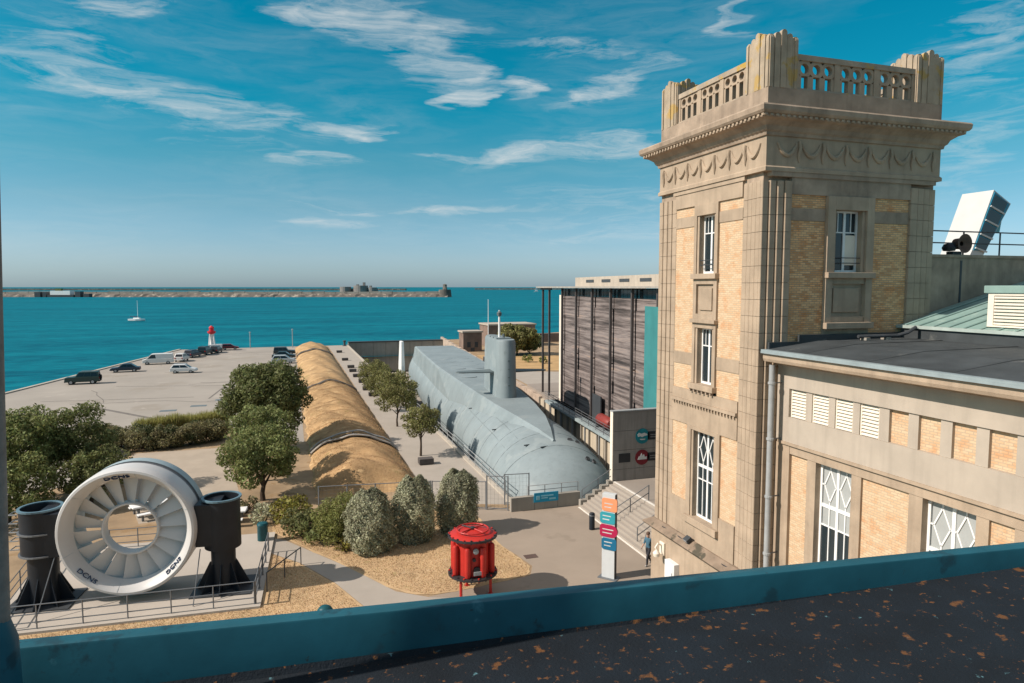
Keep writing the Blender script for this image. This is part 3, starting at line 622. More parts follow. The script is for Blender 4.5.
MB().box(16.95,21.0,12.2,18.3,21.095,12.45).build('flashing', bitumen, wg); MB().box(18.3,21.0,12.35,23.3,21.095,12.7).build('flashing', bitumen, wg)
MB().box(23.3,W0,12.4,23.5,21.05,12.88).build('roof_kerb', bitumen, wg)
# copper roof in standing-seam sheets
cz = lambda x: 13.0+.25*(x-23.4)
cp = MB().add([(23.35,W0,12.89),(23.35,21.4,12.89),(31,21.4,cz(31)-.02),(31,W0,cz(31)-.02)], [(0,3,2,1)]).build('copper_roof', copper, wg)
k = 0; y = W0
while y < 21.3:
    y2 = min(y+.62, 21.4)
    MB().add([(23.3,y+.01,cz(23.3)-.0),(23.3,y2-.01,cz(23.3)),(31,y2-.01,cz(31)),(31,y+.01,cz(31)),(23.3,y+.01,cz(23.3)-.05),(23.3,y2-.01,cz(23.3)-.05),(31,y2-.01,cz(31)-.05),(31,y+.01,cz(31)-.05)], [(0,3,2,1),(4,5,6,7),(0,1,5,4),(2,3,7,6)]).build('copper_sheet', copper, cp)
    mb = MB(); mb.tube([(23.3,y,cz(23.3)+.03),(31,y,cz(31)+.03)], .035, 4); mb.build('seam', copper, cp); y += .62
fl = MB().box(23.2,W0,12.88,23.36,21.3,13.0).build('copper_eaves', mat('copper_pale', (.34,.40,.37), .6), cp)
# louvred ventilator on the copper roof
vt = MB().box(23.7,10,13.0,25.6,17.75,14.28).build('roof_ventilator', copper, wg)
VF = Face('A', 23.7); part(VF, 'ventilator_frame', cream, (17.55,17.76,13.1,14.28,0,.10), (10,17.55,14.2,14.28,0,.10), (10,17.55,13.1,13.16,0,.10), root=vt)
for i in range(9): part(VF, 'slat', cream, (10.0,17.548,13.18+i*.115,13.18+i*.115+.07,.0,.075), root=vt)
MB().box(23.55,9.9,14.282,25.75,17.9,14.55).build('ventilator_cap', copper, vt, bevel=.02)
# parapet wall behind the copper roof, with its railing
MB().box(TX1+.01,21.42,11,33,21.9,15.72).build('rear_parapet', stone_dark, wg); MB().box(TX1+.01,21.36,15.722,33,21.96,15.84).build('parapet_coping', stone_dark, wg)
MB().box(26.75,21.40,13.6,26.85,21.419,15.6).build('wall_stain_pipe', steel_dark, wg)
rl = thing('roof_railing', (28,21.6,15.84), 'dark steel railing along the parapet right of the tower', 'railing')
for z in (16.33, 16.82): mb = MB(); mb.tube([(TX1+.05,21.6,z),(33,21.6,z)], .03, 6); mb.build('rail', steel_dark, rl)
for x in (25.1, 27.1, 29.2, 31.2): mb = MB(); mb.tube([(x,21.6,15.84),(x,21.6,16.82)], .035, 6); mb.build('post', steel_dark, rl)
sr = thing('roof_siren', (26.6,21.55,15.84), 'brown round horn siren standing on the parapet beside the tower', 'siren')
rustm = mat('rust_brown', (.10,.06,.045), .8, .3, 4)
MB().box(26.35,21.45,15.842,26.85,21.75,15.98).build('foot', steel_dark, sr); mb = MB(); mb.M = Matrix.Translation((26.75,21.5,16.3)) @ Matrix.Rotation(R(90),4,'X'); mb.lathe([(.1,-.2),(.22,-.18),(.24,.1),(.38,.24),(.40,.26),(.33,.25),(.1,.1)], 18); mb.build('horn', rustm, sr, smooth=True)
mb = MB(); mb.lathe([(.02,0),(.22,.02),(.27,.15),(.2,.3),(.02,.34)], 14, (26.25,21.55,15.98)); mb.build('motor', black_paint, sr, smooth=True)
# rainwater pipe
dp = thing('drainpipe', (17.0,20.86,0), 'zinc grey rainwater downpipe in the angle between tower and wing', 'pipe')
mb = MB(); mb.tube([(17.0,20.86,0),(17.0,20.86,11.35),(17.0,20.865,11.63)], .11, 12); mb.build('pipe', zinc, dp, smooth=True)
for z in (2.2,4.4,6.6,8.8,10.9): mb = MB(); mb.lathe([(.112,0),(.14,.01),(.14,.09),(.112,.1)], 12, (17.0,20.86,z)); mb.build('collar', zinc, dp); MB().box(17.0,20.84,z+.03,17.5,20.88,z+.07).build('bracket', steel, dp)
# pipes lying on the flat roof
pp = thing('roof_pipe', (21.5,20.4,12.5), 'dark pipe lying on the flat roof below the tower window', 'pipe')
mb = MB(); mb.tube([(20.6,20.5,12.62),(22.3,20.3,12.64),(22.7,20.2,12.75),(23.1,20.2,12.95)], .07, 8); mb.build('pipe', steel_dark, pp)
for x in (20.9, 21.9): MB().box(x-.1,20.3,12.48,x+.1,20.6,12.58).build('support', concrete, pp)

# ------------------------------------------------------------------ submarine in its dock
sub_m = mat('submarine_grey', (.21, .252, .262), .6, .12, .3, .15, 4, spots=[((.24, .28, .285), .5, .57), ((.17, .205, .21), .9, .66)], streak=.22)
sub_d = mat('submarine_dark', (.10, .125, .13), .6, .1, 1)
O = (18.25, 41.4, 0); SRZ = R(-4.9)
sb = thing('submarine', O, 'large grey submarine lying in the dock with tall sail and side planes', 'submarine', rz=SRZ)
def hr(t):      # half beam
    if t < 7: return 4.6*math.sqrt(max(0, 1-((7-t)/7)**3))
    if t > 80: return 4.6*(1-((t-80)/24)**1.7)+.02
    return 4.6
def hz(t):      # half height: the bow slopes away below the deck
    if t < 12: return float(np.interp(t, [0,.4,1,2,3.5,6,9,12], [.5,1.5,2.15,2.85,3.5,4.15,4.5,4.6]))
    return hr(t)
TS = [0,.15,.4,.8,1.4,2.2,3.2,4.5,6,8,10,16,24,34,46,56,66,80,84,88,92,96,100,103.5]
mb = MB(); vs = []; nn_ = 40
for t in TS:
    r = hr(t); h_ = hz(t)
    vs += [(r*math.cos(2*math.pi*k/nn_), t, -1.1+h_*math.sin(2*math.pi*k/nn_)) for k in range(nn_)]
fs = [(i*nn_+k, (i+1)*nn_+k, (i+1)*nn_+(k+1)%nn_, i*nn_+(k+1)%nn_) for i in range(len(TS)-1) for k in range(nn_)] + [tuple(range(nn_)), tuple(range(len(TS)*nn_-1, (len(TS)-1)*nn_-1, -1))]
hull = mb.add(vs, fs).build('hull', sub_m, sb, smooth=True, world=False)
mb = MB(); C = [(5.6,.05,3.10),(8,.55,3.45),(12,1.25,3.72),(18,1.9,3.80),(24,2.3,3.85),(34,2.9,3.95),(46,3.5,4.05),(66,3.6,4.05),(80,3.4,3.9),(87,2.6,3.25),(91,1.5,2.2)]
vs = []
for (t, w, z) in C:
    s_ = .25+.42*w; xb = min(w+s_*.62, 3.9); zb_ = -1.18+hz(t)*math.sqrt(max(.01, 1-(xb/hr(t))**2)); vs += [(-xb,t,zb_),(-w-.10*s_,t,z-.14),(-w+.05,t,z),(w-.05,t,z),(w+.10*s_,t,z-.14),(xb,t,zb_)]
m_ = len(C); fs = [(i*6+k, (i+1)*6+k, (i+1)*6+k+1, i*6+k+1) for i in range(m_-1) for k in range(5)] + [(5,4,3,2,1,0), tuple((m_-1)*6+k for k in range(6))]
casing = fixn(mb.add(vs, fs).build('casing', sub_m, sb, world=False))
# sail: rounded front towards the bow
def foil(l0, l1, hw, n=10):
    P = [(hw*math.sin(math.pi*(k/n-.5)), l0+1.2-1.2*math.cos(math.pi*(k/n-.5))) for k in range(n+1)]
    return P + [(hw, l0+3.6), (hw*.92, l1-1.6), (hw*.5, l1-.4), (0.08, l1), (-.08, l1), (-hw*.5, l1-.4), (-hw*.92, l1-1.6), (-hw, l0+3.6)]
mb = MB(); P = foil(20.6, 29.8, 1.02); P2 = foil(20.7, 29.4, .96); n = len(P)
mb.add([(x,y,3.7) for x,y in P]+[(x*1,y,9.15) for x,y in P2]+[(x*.9,y*.985+.38,9.4) for x,y in P2], [(i,(i+1)%n,n+(i+1)%n,n+i) for i in range(n)]+[(n+i,n+(i+1)%n,2*n+(i+1)%n,2*n+i) for i in range(n)]+[tuple(range(2*n,3*n))])
sail = fixn(mb.build('sail', sub_m, sb, smooth=True, world=False))
for s_ in (-1, 1):
    mb = MB(); P = [(s_*.8,22.6),(s_*4.4,23.2),(s_*4.6,23.6),(s_*4.4,24.2),(s_*.8,24.8)]
    n = 5; mb.add([(x,y,6.05) for x,y in P]+[(x,y,6.20-.06*(abs(x)>2)) for x,y in P], [tuple(range(n)), tuple(range(2*n-1,n-1,-1))]+[(i,n+i,n+(i+1)%n,(i+1)%n) for i in range(n)])
    fixn(mb.build('diving_plane', sub_d, sail, world=False))
for (x, y, h, r) in [(-.25,23.6,12.2,.10),(.25,25.8,11.2,.08),(0,22.8,9.9,.16)]:
    mb = MB(); mb.tube([(x,y,9.3),(x,y,h-.7),(x,y,h)], [r*1.2,r,r*.7], 8); mb.build('mast', white_paint if h > 11 else sub_d, sail, world=False)
mb = MB(); mb.lathe([(.02,0),(.22,.05),(.25,.35),(.1,.5),(.02,.52)], 10, (-.25,23.6,11.6)); mb.build('mast_head', sub_d, sail, world=False)
for i in range(3): MB().box(-.8,22.5+i*1.6,9.36,.7-.3*i,23.6+i*1.6,9.52).build('fairing_lid', sub_m, sail, world=False, bevel=.03)
for i in range(4): MB().box(-.05,20.56,5.0+i*.8,.12,20.66,5.08+i*.8).build('grip_rung', sub_d, sail, world=False)
def onhull(x, t, lift=.02):
    r = hr(t); return (x, t, -1.1+(hz(t)+lift)*math.sqrt(max(.01, 1-x*x/(r*r))))
for (x, t) in [(1.5,6.3),(2.1,6.3),(2.0,3.6),(2.5,3.6)]:
    p = Vector(onhull(x, t, .0)); nrm = Vector((p.x, -1.2*(t<10), p.z+1.1)).normalized(); q = nrm.to_track_quat('Z','Y').to_matrix().to_4x4()
    mb = MB(); mb.M = Matrix.Translation(p) @ q @ Matrix.Diagonal((1.3,.7,1,1)); mb.lathe([(.26,-.1),(.26,.04),(.2,.045),(.0001,.03)], 16); mb.build('hull_opening', steel_dark, sb, world=False)
for (x, t) in [(-1.9,6.0),(-.9,5.0),(-2.9,13),(-3.0,24)]:
    p = onhull(x, t); mb = MB(); mb.tube([(p[0]-.3,p[1]-.1,p[2]+.0),(p[0]+.3,p[1]+.1,p[2]+.0)], .05, 6); mb.build('cleat', steel_dark, sb, world=False)
mb = MB(); mb.tube([(-2.35,34,3.86),(-2.5,48,3.98)], .05, 4); mb.build('deck_rail', steel_dark, sb, world=False)
for t in (36,40,44,48,52,56): 
    for s_ in (-1, 1): mb = MB(); mb.lathe([(.95,0),(.95,.035),(.9,.04),(.0001,.05)], 22, (s_*1.25,t,4.03-(.05 if t < 40 else 0))); mb.build('missile_hatch', sub_m, casing, world=False)
for x_ in (-3.2,-2.2,2.4): 
    mb = MB(); mb.tube([onhull(x_, t_, .004) for t_ in (8,12,16,20,26,32)], .012, 3); mb.build('weld_seam', sub_d, hull, world=False)
for t in (5, 7.5, 10, 13, 17, 21, 26, 32):     # raised plate laps round the hull
    r = hr(t)+.006; h_ = hz(t)+.006; mb = MB(); pts = [(r*math.cos(a), t, -1.1+h_*math.sin(a)) for a in [math.pi*k/30 for k in range(31)]]; mb.tube(pts, .014, 4); mb.build('plate_lap', sub_m, hull, world=False)
sf = thing('stern_fin', (19.9,126,-7.2), 'white upright fin standing at the far end of the dock', 'fin'); mb = MB(); mb.ringloft([(19.55,124.6,20.35,128.4,-7.2),(19.6,124.8,20.3,128.0,0),(19.72,125.2,20.2,127.2,4.5)]); mb.build('blade', white_paint, sf, bevel=.08); MB().box(18.9,124,-7.2,21,129,-6.6).build('foot', concrete, sf)

# dock surroundings
P0 = (29.8, 74.2); MRZ = R(-5.5)
dw = thing('dock_wall', (P0[0], P0[1], 0), 'pale stone wall along the right side of the dock behind the sail', 'wall', rz=MRZ)
wallstone = mat('wall_stone', (.40, .32, .25), .9, .22, .7, .5, 8, streak=.3, spots=[((.25,.2,.16), .8, .6)])
y = 3.5
while y < 104:
    l = 3.2; MB().box(-1.05,y,-7,-.45,y+l-.03,1.15+.05*math.sin(y)).build('wall_section', wallstone, dw, world=False, bevel=.02); y += l
rw = thing('retaining_wall', (P0[0], P0[1], 0), 'cream retaining wall with posts under the museum walkway', 'wall', rz=MRZ)
y = -33.5
creamw = mat('cream_wall', (.48,.42,.32), .85, .1, .6, .1, 10, streak=.4)
while y < 3.4:
    MB().box(-.95,y,-7,-.45,y+2.28,.9).build('wall_section', creamw, rw, world=False); MB().box(-1.15,y-.1,-7,-.94,y+.1,1.1).build('post', concrete, rw, world=False); y += 2.3
ew = thing('dock_end_wall', (26,175.5,0), 'grey concrete wall closing the far end of the dock', 'wall')
for i in range(8): MB().box(14.3+i*3.1,174.8,-7,17.35+i*3.1,176.2,.55).build('wall_section', concrete, ew); MB().box(14.3+i*3.1,174.6,.56,17.35+i*3.1,176.4,.8).build('coping', steel_dark, ew)
# railing along the left edge of the dock
def railing(name, label, p, q, h, n, m, rails=(1.0,.5), r=.03, z0=0, z1=None, pr=.03, mesh=None):
    z1 = z0 if z1 is None else z1
    t = thing(name, (*p, z0), label, 'railing'); p, q = Vector((*p, z0)), Vector((*q, z1)); up = Vector((0,0,h))
    for f in rails: mb = MB(); mb.tube([p+up*f, q+up*f], r, 6); mb.build('rail', m, t)
    for i in range(n+1): c = p.lerp(q, i/n); mb = MB(); mb.tube([c, c+up], pr, 6); mb.build('post', m, t)
    return t
railing('dock_railing', 'grey railing along the edge of the promenade beside the submarine', (14.05,44.2), (14.05,100), 1.05, 28, zinc, (1.0,.66,.33), .025)
struct('dock_kerb', MB().box(13.85,42.0,0,14.19,174,.14), kerb_m)
# near end of the dock: low wall with rail and blue banner
nw = thing('low_wall', (15.9,41,0), 'low grey concrete wall at the near end of the dock', 'wall')
for i in range(3): MB().box(13.4+i*1.62,40.92,-2,15.0+i*1.62,41.25,.92).build('wall_section', concrete, nw, bevel=.015)
railing('wall_rail', 'thin grey rail on top of the low dock wall above the blue banner', (14.6,41.1), (18.15,41.1), .65, 3, zinc, (1.0,.5), .022, z0=.92)
bn = thing('banner', (15.6,40.88,.5), 'bright blue banner hung on the low dock wall', 'banner')
blue = mat('banner_blue', (.015,.30,.48), .5, .1, 2); MB().box(14.95,40.86,.5,16.65,40.9,1.12).build('cloth', blue, bn)
for (a, b_, c_, d_) in [(15.1,.66,15.35,.92),(15.45,.72,15.9,.80),(15.45,.86,16.3,.94),(16.0,.62,16.45,.74)]: MB().box(a,40.845,b_,c_,40.859,d_).build('pale_mark', mat('banner_pale', (.25,.55,.65), .6), bn)

# ------------------------------------------------------------------ steps up to the terrace
terr_m = mat('terrace_paving', (.27, .235, .20), .9, .08, .4, .2, 15)
struct('terrace', MB().prism([(20.72,29.6),(60,29.6),(60,40.5),(20.72,40.5)], 0, 1.5), terr_m)
struct('terrace', MB().prism([(26.05,40.51),(60,40.51),(60,86),(30.4,86),(29.4,77)], 0, 1.49), terr_m)
st = thing('stairs', (19.4,36,0), 'wide flight of pale stone steps rising to the museum terrace', 'stairs')
for i in range(10): MB().box(18.0+.27*i,31.6-.0,0,18.0+.27*(i+1)+.03,40.5,.15*(i+1)-.004*(i == 9)).build('step', mat('step_stone', (.33,.29,.245), .9, .08, .6, .2, 15), st, bevel=.01)
stripe = mat('white_line', (.66,.63,.57), .8, .08, 2)
MB().box(17.9,31.4,.0,18.0,40.5,.03).build('edge_strip', stripe, st); MB().box(20.46,31.6,1.496,20.6,40.5,1.512).build('edge_strip', stripe, st)
sw_ = thing('stair_wall', (19.3,40.7,0), 'stepped grey wall between the stairs and the dock', 'wall')
for i in range(5): MB().box(18.1+.5*i,40.52,-3,18.6+.5*i,40.85,.45+.28*i).build('wall_section', concrete, sw_)
for (p, q, lab) in [((18.25,40.68),(20.6,40.68),'handrail climbing the stairs beside the dock'),((18.2,36.2),(20.7,36.2),'handrail in the middle of the wide stairs'),((18.3,33.2),(20.7,33.2),'handrail of the stairs nearest the tower')]:
    railing('handrail', lab, p, q, .95, 2, steel, (1.0,.5), .024, z0=.15, z1=1.5)

# ------------------------------------------------------------------ museum with weathered timber front
def wood_mat():
    m = bpy.data.materials.new('weathered_boards'); m.use_nodes = True; N = m.node_tree.nodes; L = m.node_tree.links; b = N['Principled BSDF']; b.inputs['Roughness'].default_value = .85
    g = N.new('ShaderNodeNewGeometry'); mp_ = N.new('ShaderNodeMapping'); mp_.inputs['Scale'].default_value = (.10,.10,3.0); L.new(g.outputs['Position'], mp_.inputs[0])
    n = N.new('ShaderNodeTexNoise'); n.inputs['Scale'].default_value = 1; n.inputs['Detail'].default_value = 8; n.inputs['Roughness'].default_value = .7; L.new(mp_.outputs[0], n.inputs['Vector'])
    r = N.new('ShaderNodeValToRGB'); L.new(n.outputs['Fac'], r.inputs[0]); e_ = r.color_ramp.elements
    e_[0].position = .32; e_[0].color = (.022,.018,.017,1); e_[1].position = .74; e_[1].color = (.46,.36,.28,1)
    for p, c in ((.42,(.07,.055,.05,1)),(.50,(.15,.12,.11,1)),(.58,(.24,.20,.185,1)),(.66,(.30,.21,.16,1))): x = e_.new(p); x.color = c
    L.new(r.outputs[0], b.inputs['Base Color']); bp = N.new('ShaderNodeBump'); bp.inputs['Strength'].default_value = .6; bp.inputs['Distance'].default_value = .05; L.new(n.outputs['Fac'], bp.inputs['Height']); L.new(bp.outputs[0], b.inputs['Normal'])
    return m
wood = wood_mat()
ms = thing('museum_building', (*P0, 0), 'modern museum hall with weathered timber cladding and steel columns', 'building', rz=MRZ)
def mp(name, m, *a, parent=None, **k): return MB().box(*a).build(name, m, parent or ms, world=False, **k)
mp('core_wall', steel_dark, .3,-44,0, 22,-2.0,14.3)
mp('end_wall', cream, -.1,-2.6,1.5, .5,-1.7,13.6)
cols = [-3.5-5*k for k in range(7)]
rng = random.Random(4)
for k in range(6):
    y1, y0 = cols[k]-.12, cols[k+1]+.12
    for j in range(11):
        z0 = 1.52+j*1.1; o_ = rng.uniform(-.05,.05)
        mp('timber_panel', wood, o_,y0,z0, .29,y1,min(z0+1.08,13.5))
    for j in range(5): mp('clerestory_pane', glass, .1,y0+j*(y1-y0)/5+.03,13.55,.16,y0+(j+1)*(y1-y0)/5-.03,14.28)
mp('timber_panel', wood, .0,-3.36,1.52,.29,-2.62,13.5); mp('clerestory_pane', glass, .1,-3.36,13.55,.16,-2.0,14.28)
colm = mat('column_steel', (.10,.085,.08), .55, .15, 1.5, metal=.2)
for y in cols + [1.7, 4.6]: mp('column', colm, -.42,y-.11,1.5 if y < 0 else .3, -.2,y+.11,14.38)
for y in cols: mp('column_bracket', colm, -.2,y-.05,7.5,.05,y+.05,7.62)
mp('roof_slab', mat('roof_edge', (.33,.30,.26), .7), -.9,-45,14.4, 23,5.8,14.56); mp('roof_beam', colm, -.4,1.0,14.15,-.2,5.6,14.399)
mp('upper_roof', render_grey, 2.5,-44,14.561, 20,.5,15.6); 
for k in range(6): mp('roof_light', steel_dark, 2.46,-6-5*k,15.0,2.499,-3.5-5*k,15.3)
mp('teal_panel', mat('teal_sheet', (.045,.20,.20), .45, .1, .6, streak=.15), -.55,-34,3.9, -.43,-26.6,13.0)
# walkway
wk = mp('walkway', mat('walkway_edge', (.28,.34,.35), .6), -1.65,-33,1.22, .28,-1.2,1.49)
for i in range(16): mp('baluster', steel, -1.62,-32.5+i*2,1.491,-1.58,-32.46+i*2,2.5, parent=wk)
for z in (1.75,2.0,2.25,2.5): mp('rail', steel, -1.62,-33,z-.02,-1.585,-1.2,z+.02, parent=wk)
for i in range(8): mp('support_post', zinc, -1.5,-31+i*4,-7,-1.35,-30.85+i*4,1.219, parent=wk)
# entrance screens and a red painted tank seen behind the walkway
mp('entrance_screen', mat('brown_screen', (.16,.11,.08), .7, .2, 2), -1.0,-24.5,1.5,-.9,-21.0,3.6); mp('door', steel_dark, -.45,-16.5,1.5,-.32,-14.2,4.2)
tk = thing('red_tank', (28.6,57.0,1.5), 'red and dark tank standing in front of the timber museum wall', 'tank')
mb = MB(); mb.M = Matrix.Translation((27.6,56.4,2.15)) @ Matrix.Rotation(R(5.5),4,'Z').inverted() @ Matrix.Rotation(R(90),4,'X'); mb.lathe([(.02,-1.5),(.35,-1.45),(.55,-1.2),(.55,1.2),(.35,1.45),(.02,1.5)], 20); mb.build('drum', mat('tank_red', (.22,.035,.028), .5, .2, 2), tk, smooth=True)
for d_ in (-.8,.8): MB().box(27.1,56.4+d_-.12,1.5,28.1,56.4+d_+.12,1.75).build('cradle', steel_dark, tk)

# concrete wall with the two round emblems
sg = thing('sign_wall', (24,40.6,1.5), 'tall grey concrete wall with a teal and a red round emblem', 'wall')
cw = mat('sign_concrete', (.29,.265,.24), .88, .12, .5, .2, 15, streak=.55)
for i in range(3):
    for j in range(4): MB().box(20.42+i*3.2,40.52,1.0+j*1.3,23.6+i*3.2,40.85,2.28+j*1.3).build('concrete_panel', cw, sg)
MB().box(20.44,40.56,1.0,30,40.81,6.18).build('wall_core', steel_dark, sg); MB().box(20.36,40.46,6.2,30.1,40.92,6.28).build('coping', zinc, sg); MB().box(20.37,40.5,1.5,20.42,40.88,6.2).build('edge_trim', cream, sg)
def disc(F, u, z, r, d0, d1, m, name, parent, n=28):
    return fixn(F.poly(MB(), [(u+r*math.cos(2*math.pi*k/n), z+r*math.sin(2*math.pi*k/n)) for k in range(n)], d0, d1).build(name, m, parent))
SF = Face('B', 40.52); tealp = mat('emblem_teal', (.012,.20,.24), .5); redp = mat('emblem_red', (.20,.015,.025), .5); whitep = mat('emblem_white', (.62,.62,.6), .5); darkp = mat('sign_dark', (.03,.032,.036), .5)
e1 = disc(SF, 22.6, 4.45, .52, .0, .03, tealp, 'round_emblem', sg); e2 = disc(SF, 22.6, 3.0, .52, .0, .03, redp, 'round_emblem', sg)
SF.poly(mb := MB(), [(22.23,4.55),(22.33,4.7),(22.53,4.62),(22.73,4.68),(22.93,4.6),(22.99,4.5),(22.73,4.45),(22.58,4.38),(22.43,4.45),(22.28,4.42)], .03, .04); fixn(mb.build('sea_creature_mark', whitep, e1)); SF.poly(mb := MB(), [(22.38,4.25),(22.53,4.18),(22.78,4.2),(22.83,4.26),(22.58,4.27)], .03, .04); fixn(mb.build('sea_creature_mark', whitep, e1))
SF.poly(mb := MB(), [(22.25,2.85),(22.95,2.85),(22.93,3.05),(22.81,3.0),(22.73,3.2),(22.63,3.1),(22.55,3.3),(22.43,3.08),(22.33,3.05)], .03, .04); fixn(mb.build('ship_mark', whitep, e2))
for z, nm in ((4.45,'teal'),(3.0,'red')):
    pl = part(SF, 'name_plate', darkp, (23.0,25.6,z-.28,z+.28,0,.03), root=sg)
    for i in range(2): part(SF, 'lettering_line', mat('sign_pale', (.22,.22,.22), .5), (23.2,23.75+.5*i,z+.03-.15*i,z+.09-.15*i,.03,.036), root=pl)
part(SF, 'vent_plate', darkp, (20.85,21.7,2.75,3.35,0,.03), root=sg)

# ------------------------------------------------------------------ tidal turbine on its two black columns
tur_w = mat('turbine_white', (.52,.515,.50), .4, .05, .8); tur_b = mat('turbine_blue_grey', (.30,.37,.39), .45, .06, 1); navy = mat('navy_letters', (.008,.03,.08), .5)
TO = (-7.03, 35.0, .12)
tu = thing('tidal_turbine', TO, 'white ring-shaped tidal turbine held between two black steel columns', 'turbine', rz=R(-6.7))
CZ = 3.32; rotM = Matrix.Translation((0,0,CZ)) @ Matrix.Rotation(R(-90),4,'X')     # lathe z -> local y
def ring(prof, m, name, n=72, **k):
    mb = MB(); mb.M = rotM; mb.lathe(prof, n); return fixn(mb.build(name, m, k.pop('parent', tu), world=False, smooth=True))
shell = ring([(2.38,-.45),(2.46,-.72),(2.64,-1.02),(2.76,-1.12),(2.86,-1.1),(2.92,-.98),(2.93,-.6),(2.93,.1)], tur_w, 'duct_front')
for k in range(6):
    a = k*math.pi/3+.35; mb = MB(); mb.tube([(r*math.cos(a), y, CZ+r*math.sin(a)) for r, y in ((2.47,-.735),(2.64,-1.03),(2.77,-1.13))], .008, 4); mb.build('panel_joint', tur_b, shell, world=False)
ring([(2.93,.102),(2.86,.12),(2.86,.45),(2.9,.46),(2.9,.5)], steel, 'clamp_band'); ring([(2.92,.502),(2.92,1.1),(2.8,1.25),(2.55,1.25),(2.42,.8),(2.38,.2),(2.38,-.448)], tur_b, 'duct_rear')
hub = ring([(1.12,-.5),(1.15,-.54),(1.2,-.54),(1.23,-.5),(1.23,.0),(1.2,.04),(1.13,.04),(1.12,-.1),(1.12,-.5)], tur_w, 'inner_ring', 48)
for k in range(18):
    a0, a1 = 2*math.pi*k/18, 2*math.pi*(k+.90)/18; vs = []; m_ = 5
    for j in range(m_+1):
        f = j/m_; a = a0+(a1-a0)*f; y = -.46+.26*f
        for r in (1.2, 2.42): vs.append((r*math.cos(a), y, CZ+r*math.sin(a)))
    for j in range(m_+1):
        f = j/m_; a = a0+(a1-a0)*f; y = -.42+.26*f
        for r in (1.2, 2.42): vs.append((r*math.cos(a), y, CZ+r*math.sin(a)))
    h = 2*(m_+1); fs = [(2*j,2*j+1,2*j+3,2*j+2) for j in range(m_)]+[(h+2*j,h+2*j+2,h+2*j+3,h+2*j+1) for j in range(m_)]+[(0,h,h+1,1),(2*m_,2*m_+1,h+2*m_+1,h+2*m_)]
    fixn(MB().add(vs, fs).build('blade', tur_w, tu, world=False, smooth=True))
for (ang, flip, sz) in ((97,1,.24),(228,-1,.22),(318,-1,.21)):
    a = R(ang); r = 2.585; rad = Vector((math.cos(a),0,math.sin(a))); up = (rad*flip + Vector((0,-.55*flip if flip>0 else .55,0))).normalized(); up = (rad*.74*flip + Vector((0,-.67*flip,0))).normalized()
    tang = Vector((-math.sin(a),0,math.cos(a)))*(-flip); nrm = tang.cross(up).normalized()
    Mx = Matrix((( tang.x,up.x,nrm.x,0),(tang.y,up.y,nrm.y,0),(tang.z,up.z,nrm.z,0),(0,0,0,1)))
    pos = Vector((r*math.cos(a), -.95, CZ+r*math.sin(a))) + nrm*.035
    t_o = text('DCNS', sz*1.25, Matrix.Translation(pos) @ Mx @ Matrix.Diagonal((1.35,1,1,1)), navy, shell, local=True, ext=.03)
def tcol(s_):
    x = s_*3.86; mb = MB()
    if s_ < 0: mb.lathe([(.62,.05),(.62,2.3),(.84,2.35),(.84,4.42),(.78,4.42),(.78,3.6),(.0001,3.6)], 28, (x,0,0))
    else: mb.lathe([(.55,.05),(.55,2.0),(.82,2.05),(.82,4.42),(.76,4.42),(.76,3.6),(.0001,3.6)], 28, (x,0,0))
    c = fixn(mb.build('column', black_paint, tu, world=False, smooth=True))
    mb = MB(); mb.lathe([(.842,4.38),(.9,4.38),(.9,4.46),(.78,4.46),(.78,4.40)], 28, (x,0,0)); mb.build('column_rim', mat('rim_blue_grey', (.10,.17,.21), .45), c, world=False)
    MB().box(min(x,s_*2.8),-.75,2.3,max(x,s_*2.8),.75,4.3).build('support_arm', black_paint, c, world=False, bevel=.03)
    for k in range(8):
        a = k*math.pi/4; mb = MB(); mb.M = Matrix.Translation((x,0,0)) @ Matrix.Rotation(a,4,'Z'); mb.sidep([(.5,.06),(1.25,.06),(1.2,.12),(.62,1.3),(.5,1.3)], -.02, .02); fixn(mb.build('gusset', black_paint, c, world=False))
    MB().box(x-1.35,-1.1,0,x+1.35,1.1,.06).build('base_plate', steel_dark, c, world=False)
    if s_ < 0:
        for z in (2.6,3.0,3.4,3.8,4.2): mb = MB(); mb.tube([(x-.84,-.25,z),(x-1.2,-.25,z),(x-1.2,.25,z),(x-.84,.25,z)], .03, 5); mb.build('rung', zinc, c, world=False)
        for z in (2.34,3.35): mb = MB(); mb.lathe([(.845,0),(.93,.0),(.93,.06),(.845,.06)], 28, (x,0,z)); mb.build('hoop', steel, c, world=False)
    return c
tcol(-1); tcol(1)
for (p, q) in [((-3.1,-.7,2.3),(-3.35,-2.2,.02)),((-2.3,-.9,1.9),(-1.7,.9,.02)),((3.0,-.7,2.2),(2.9,-1.9,.02))]: mb = MB(); mb.tube([p,q], .025, 5); mb.build('stay_chain', steel, tu, world=False)
# railing round the platform
railing('platform_railing', 'grey railing along the front of the turbine platform', (-12.1,32.75), (-1.75,32.2), 1.05, 6, steel, (1.0,.62,.28), .024, z0=.12, pr=.03)
railing('platform_railing', 'grey railing along the right side of the turbine platform', (-1.7,32.25), (-1.3,38.6), 1.05, 4, steel, (1.0,.62,.28), .024, z0=.12, pr=.045)
railing('platform_railing', 'grey railing along the left side of the turbine platform', (-12.1,32.9), (-12.5,41), 1.05, 4, steel, (1.0,.62,.28), .024, z0=.12)
railing('platform_railing', 'grey railing along the back of the turbine platform', (-12.4,41.9), (-5.4,41.4), 1.05, 5, steel, (1.0,.62,.28), .024, z0=.12)
railing('hoop_barrier', 'low dark hoop barrier beside the path right of the platform', (-1.25,33.6), (.35,36.4), .95, 2, steel_dark, (1.0,), .03)
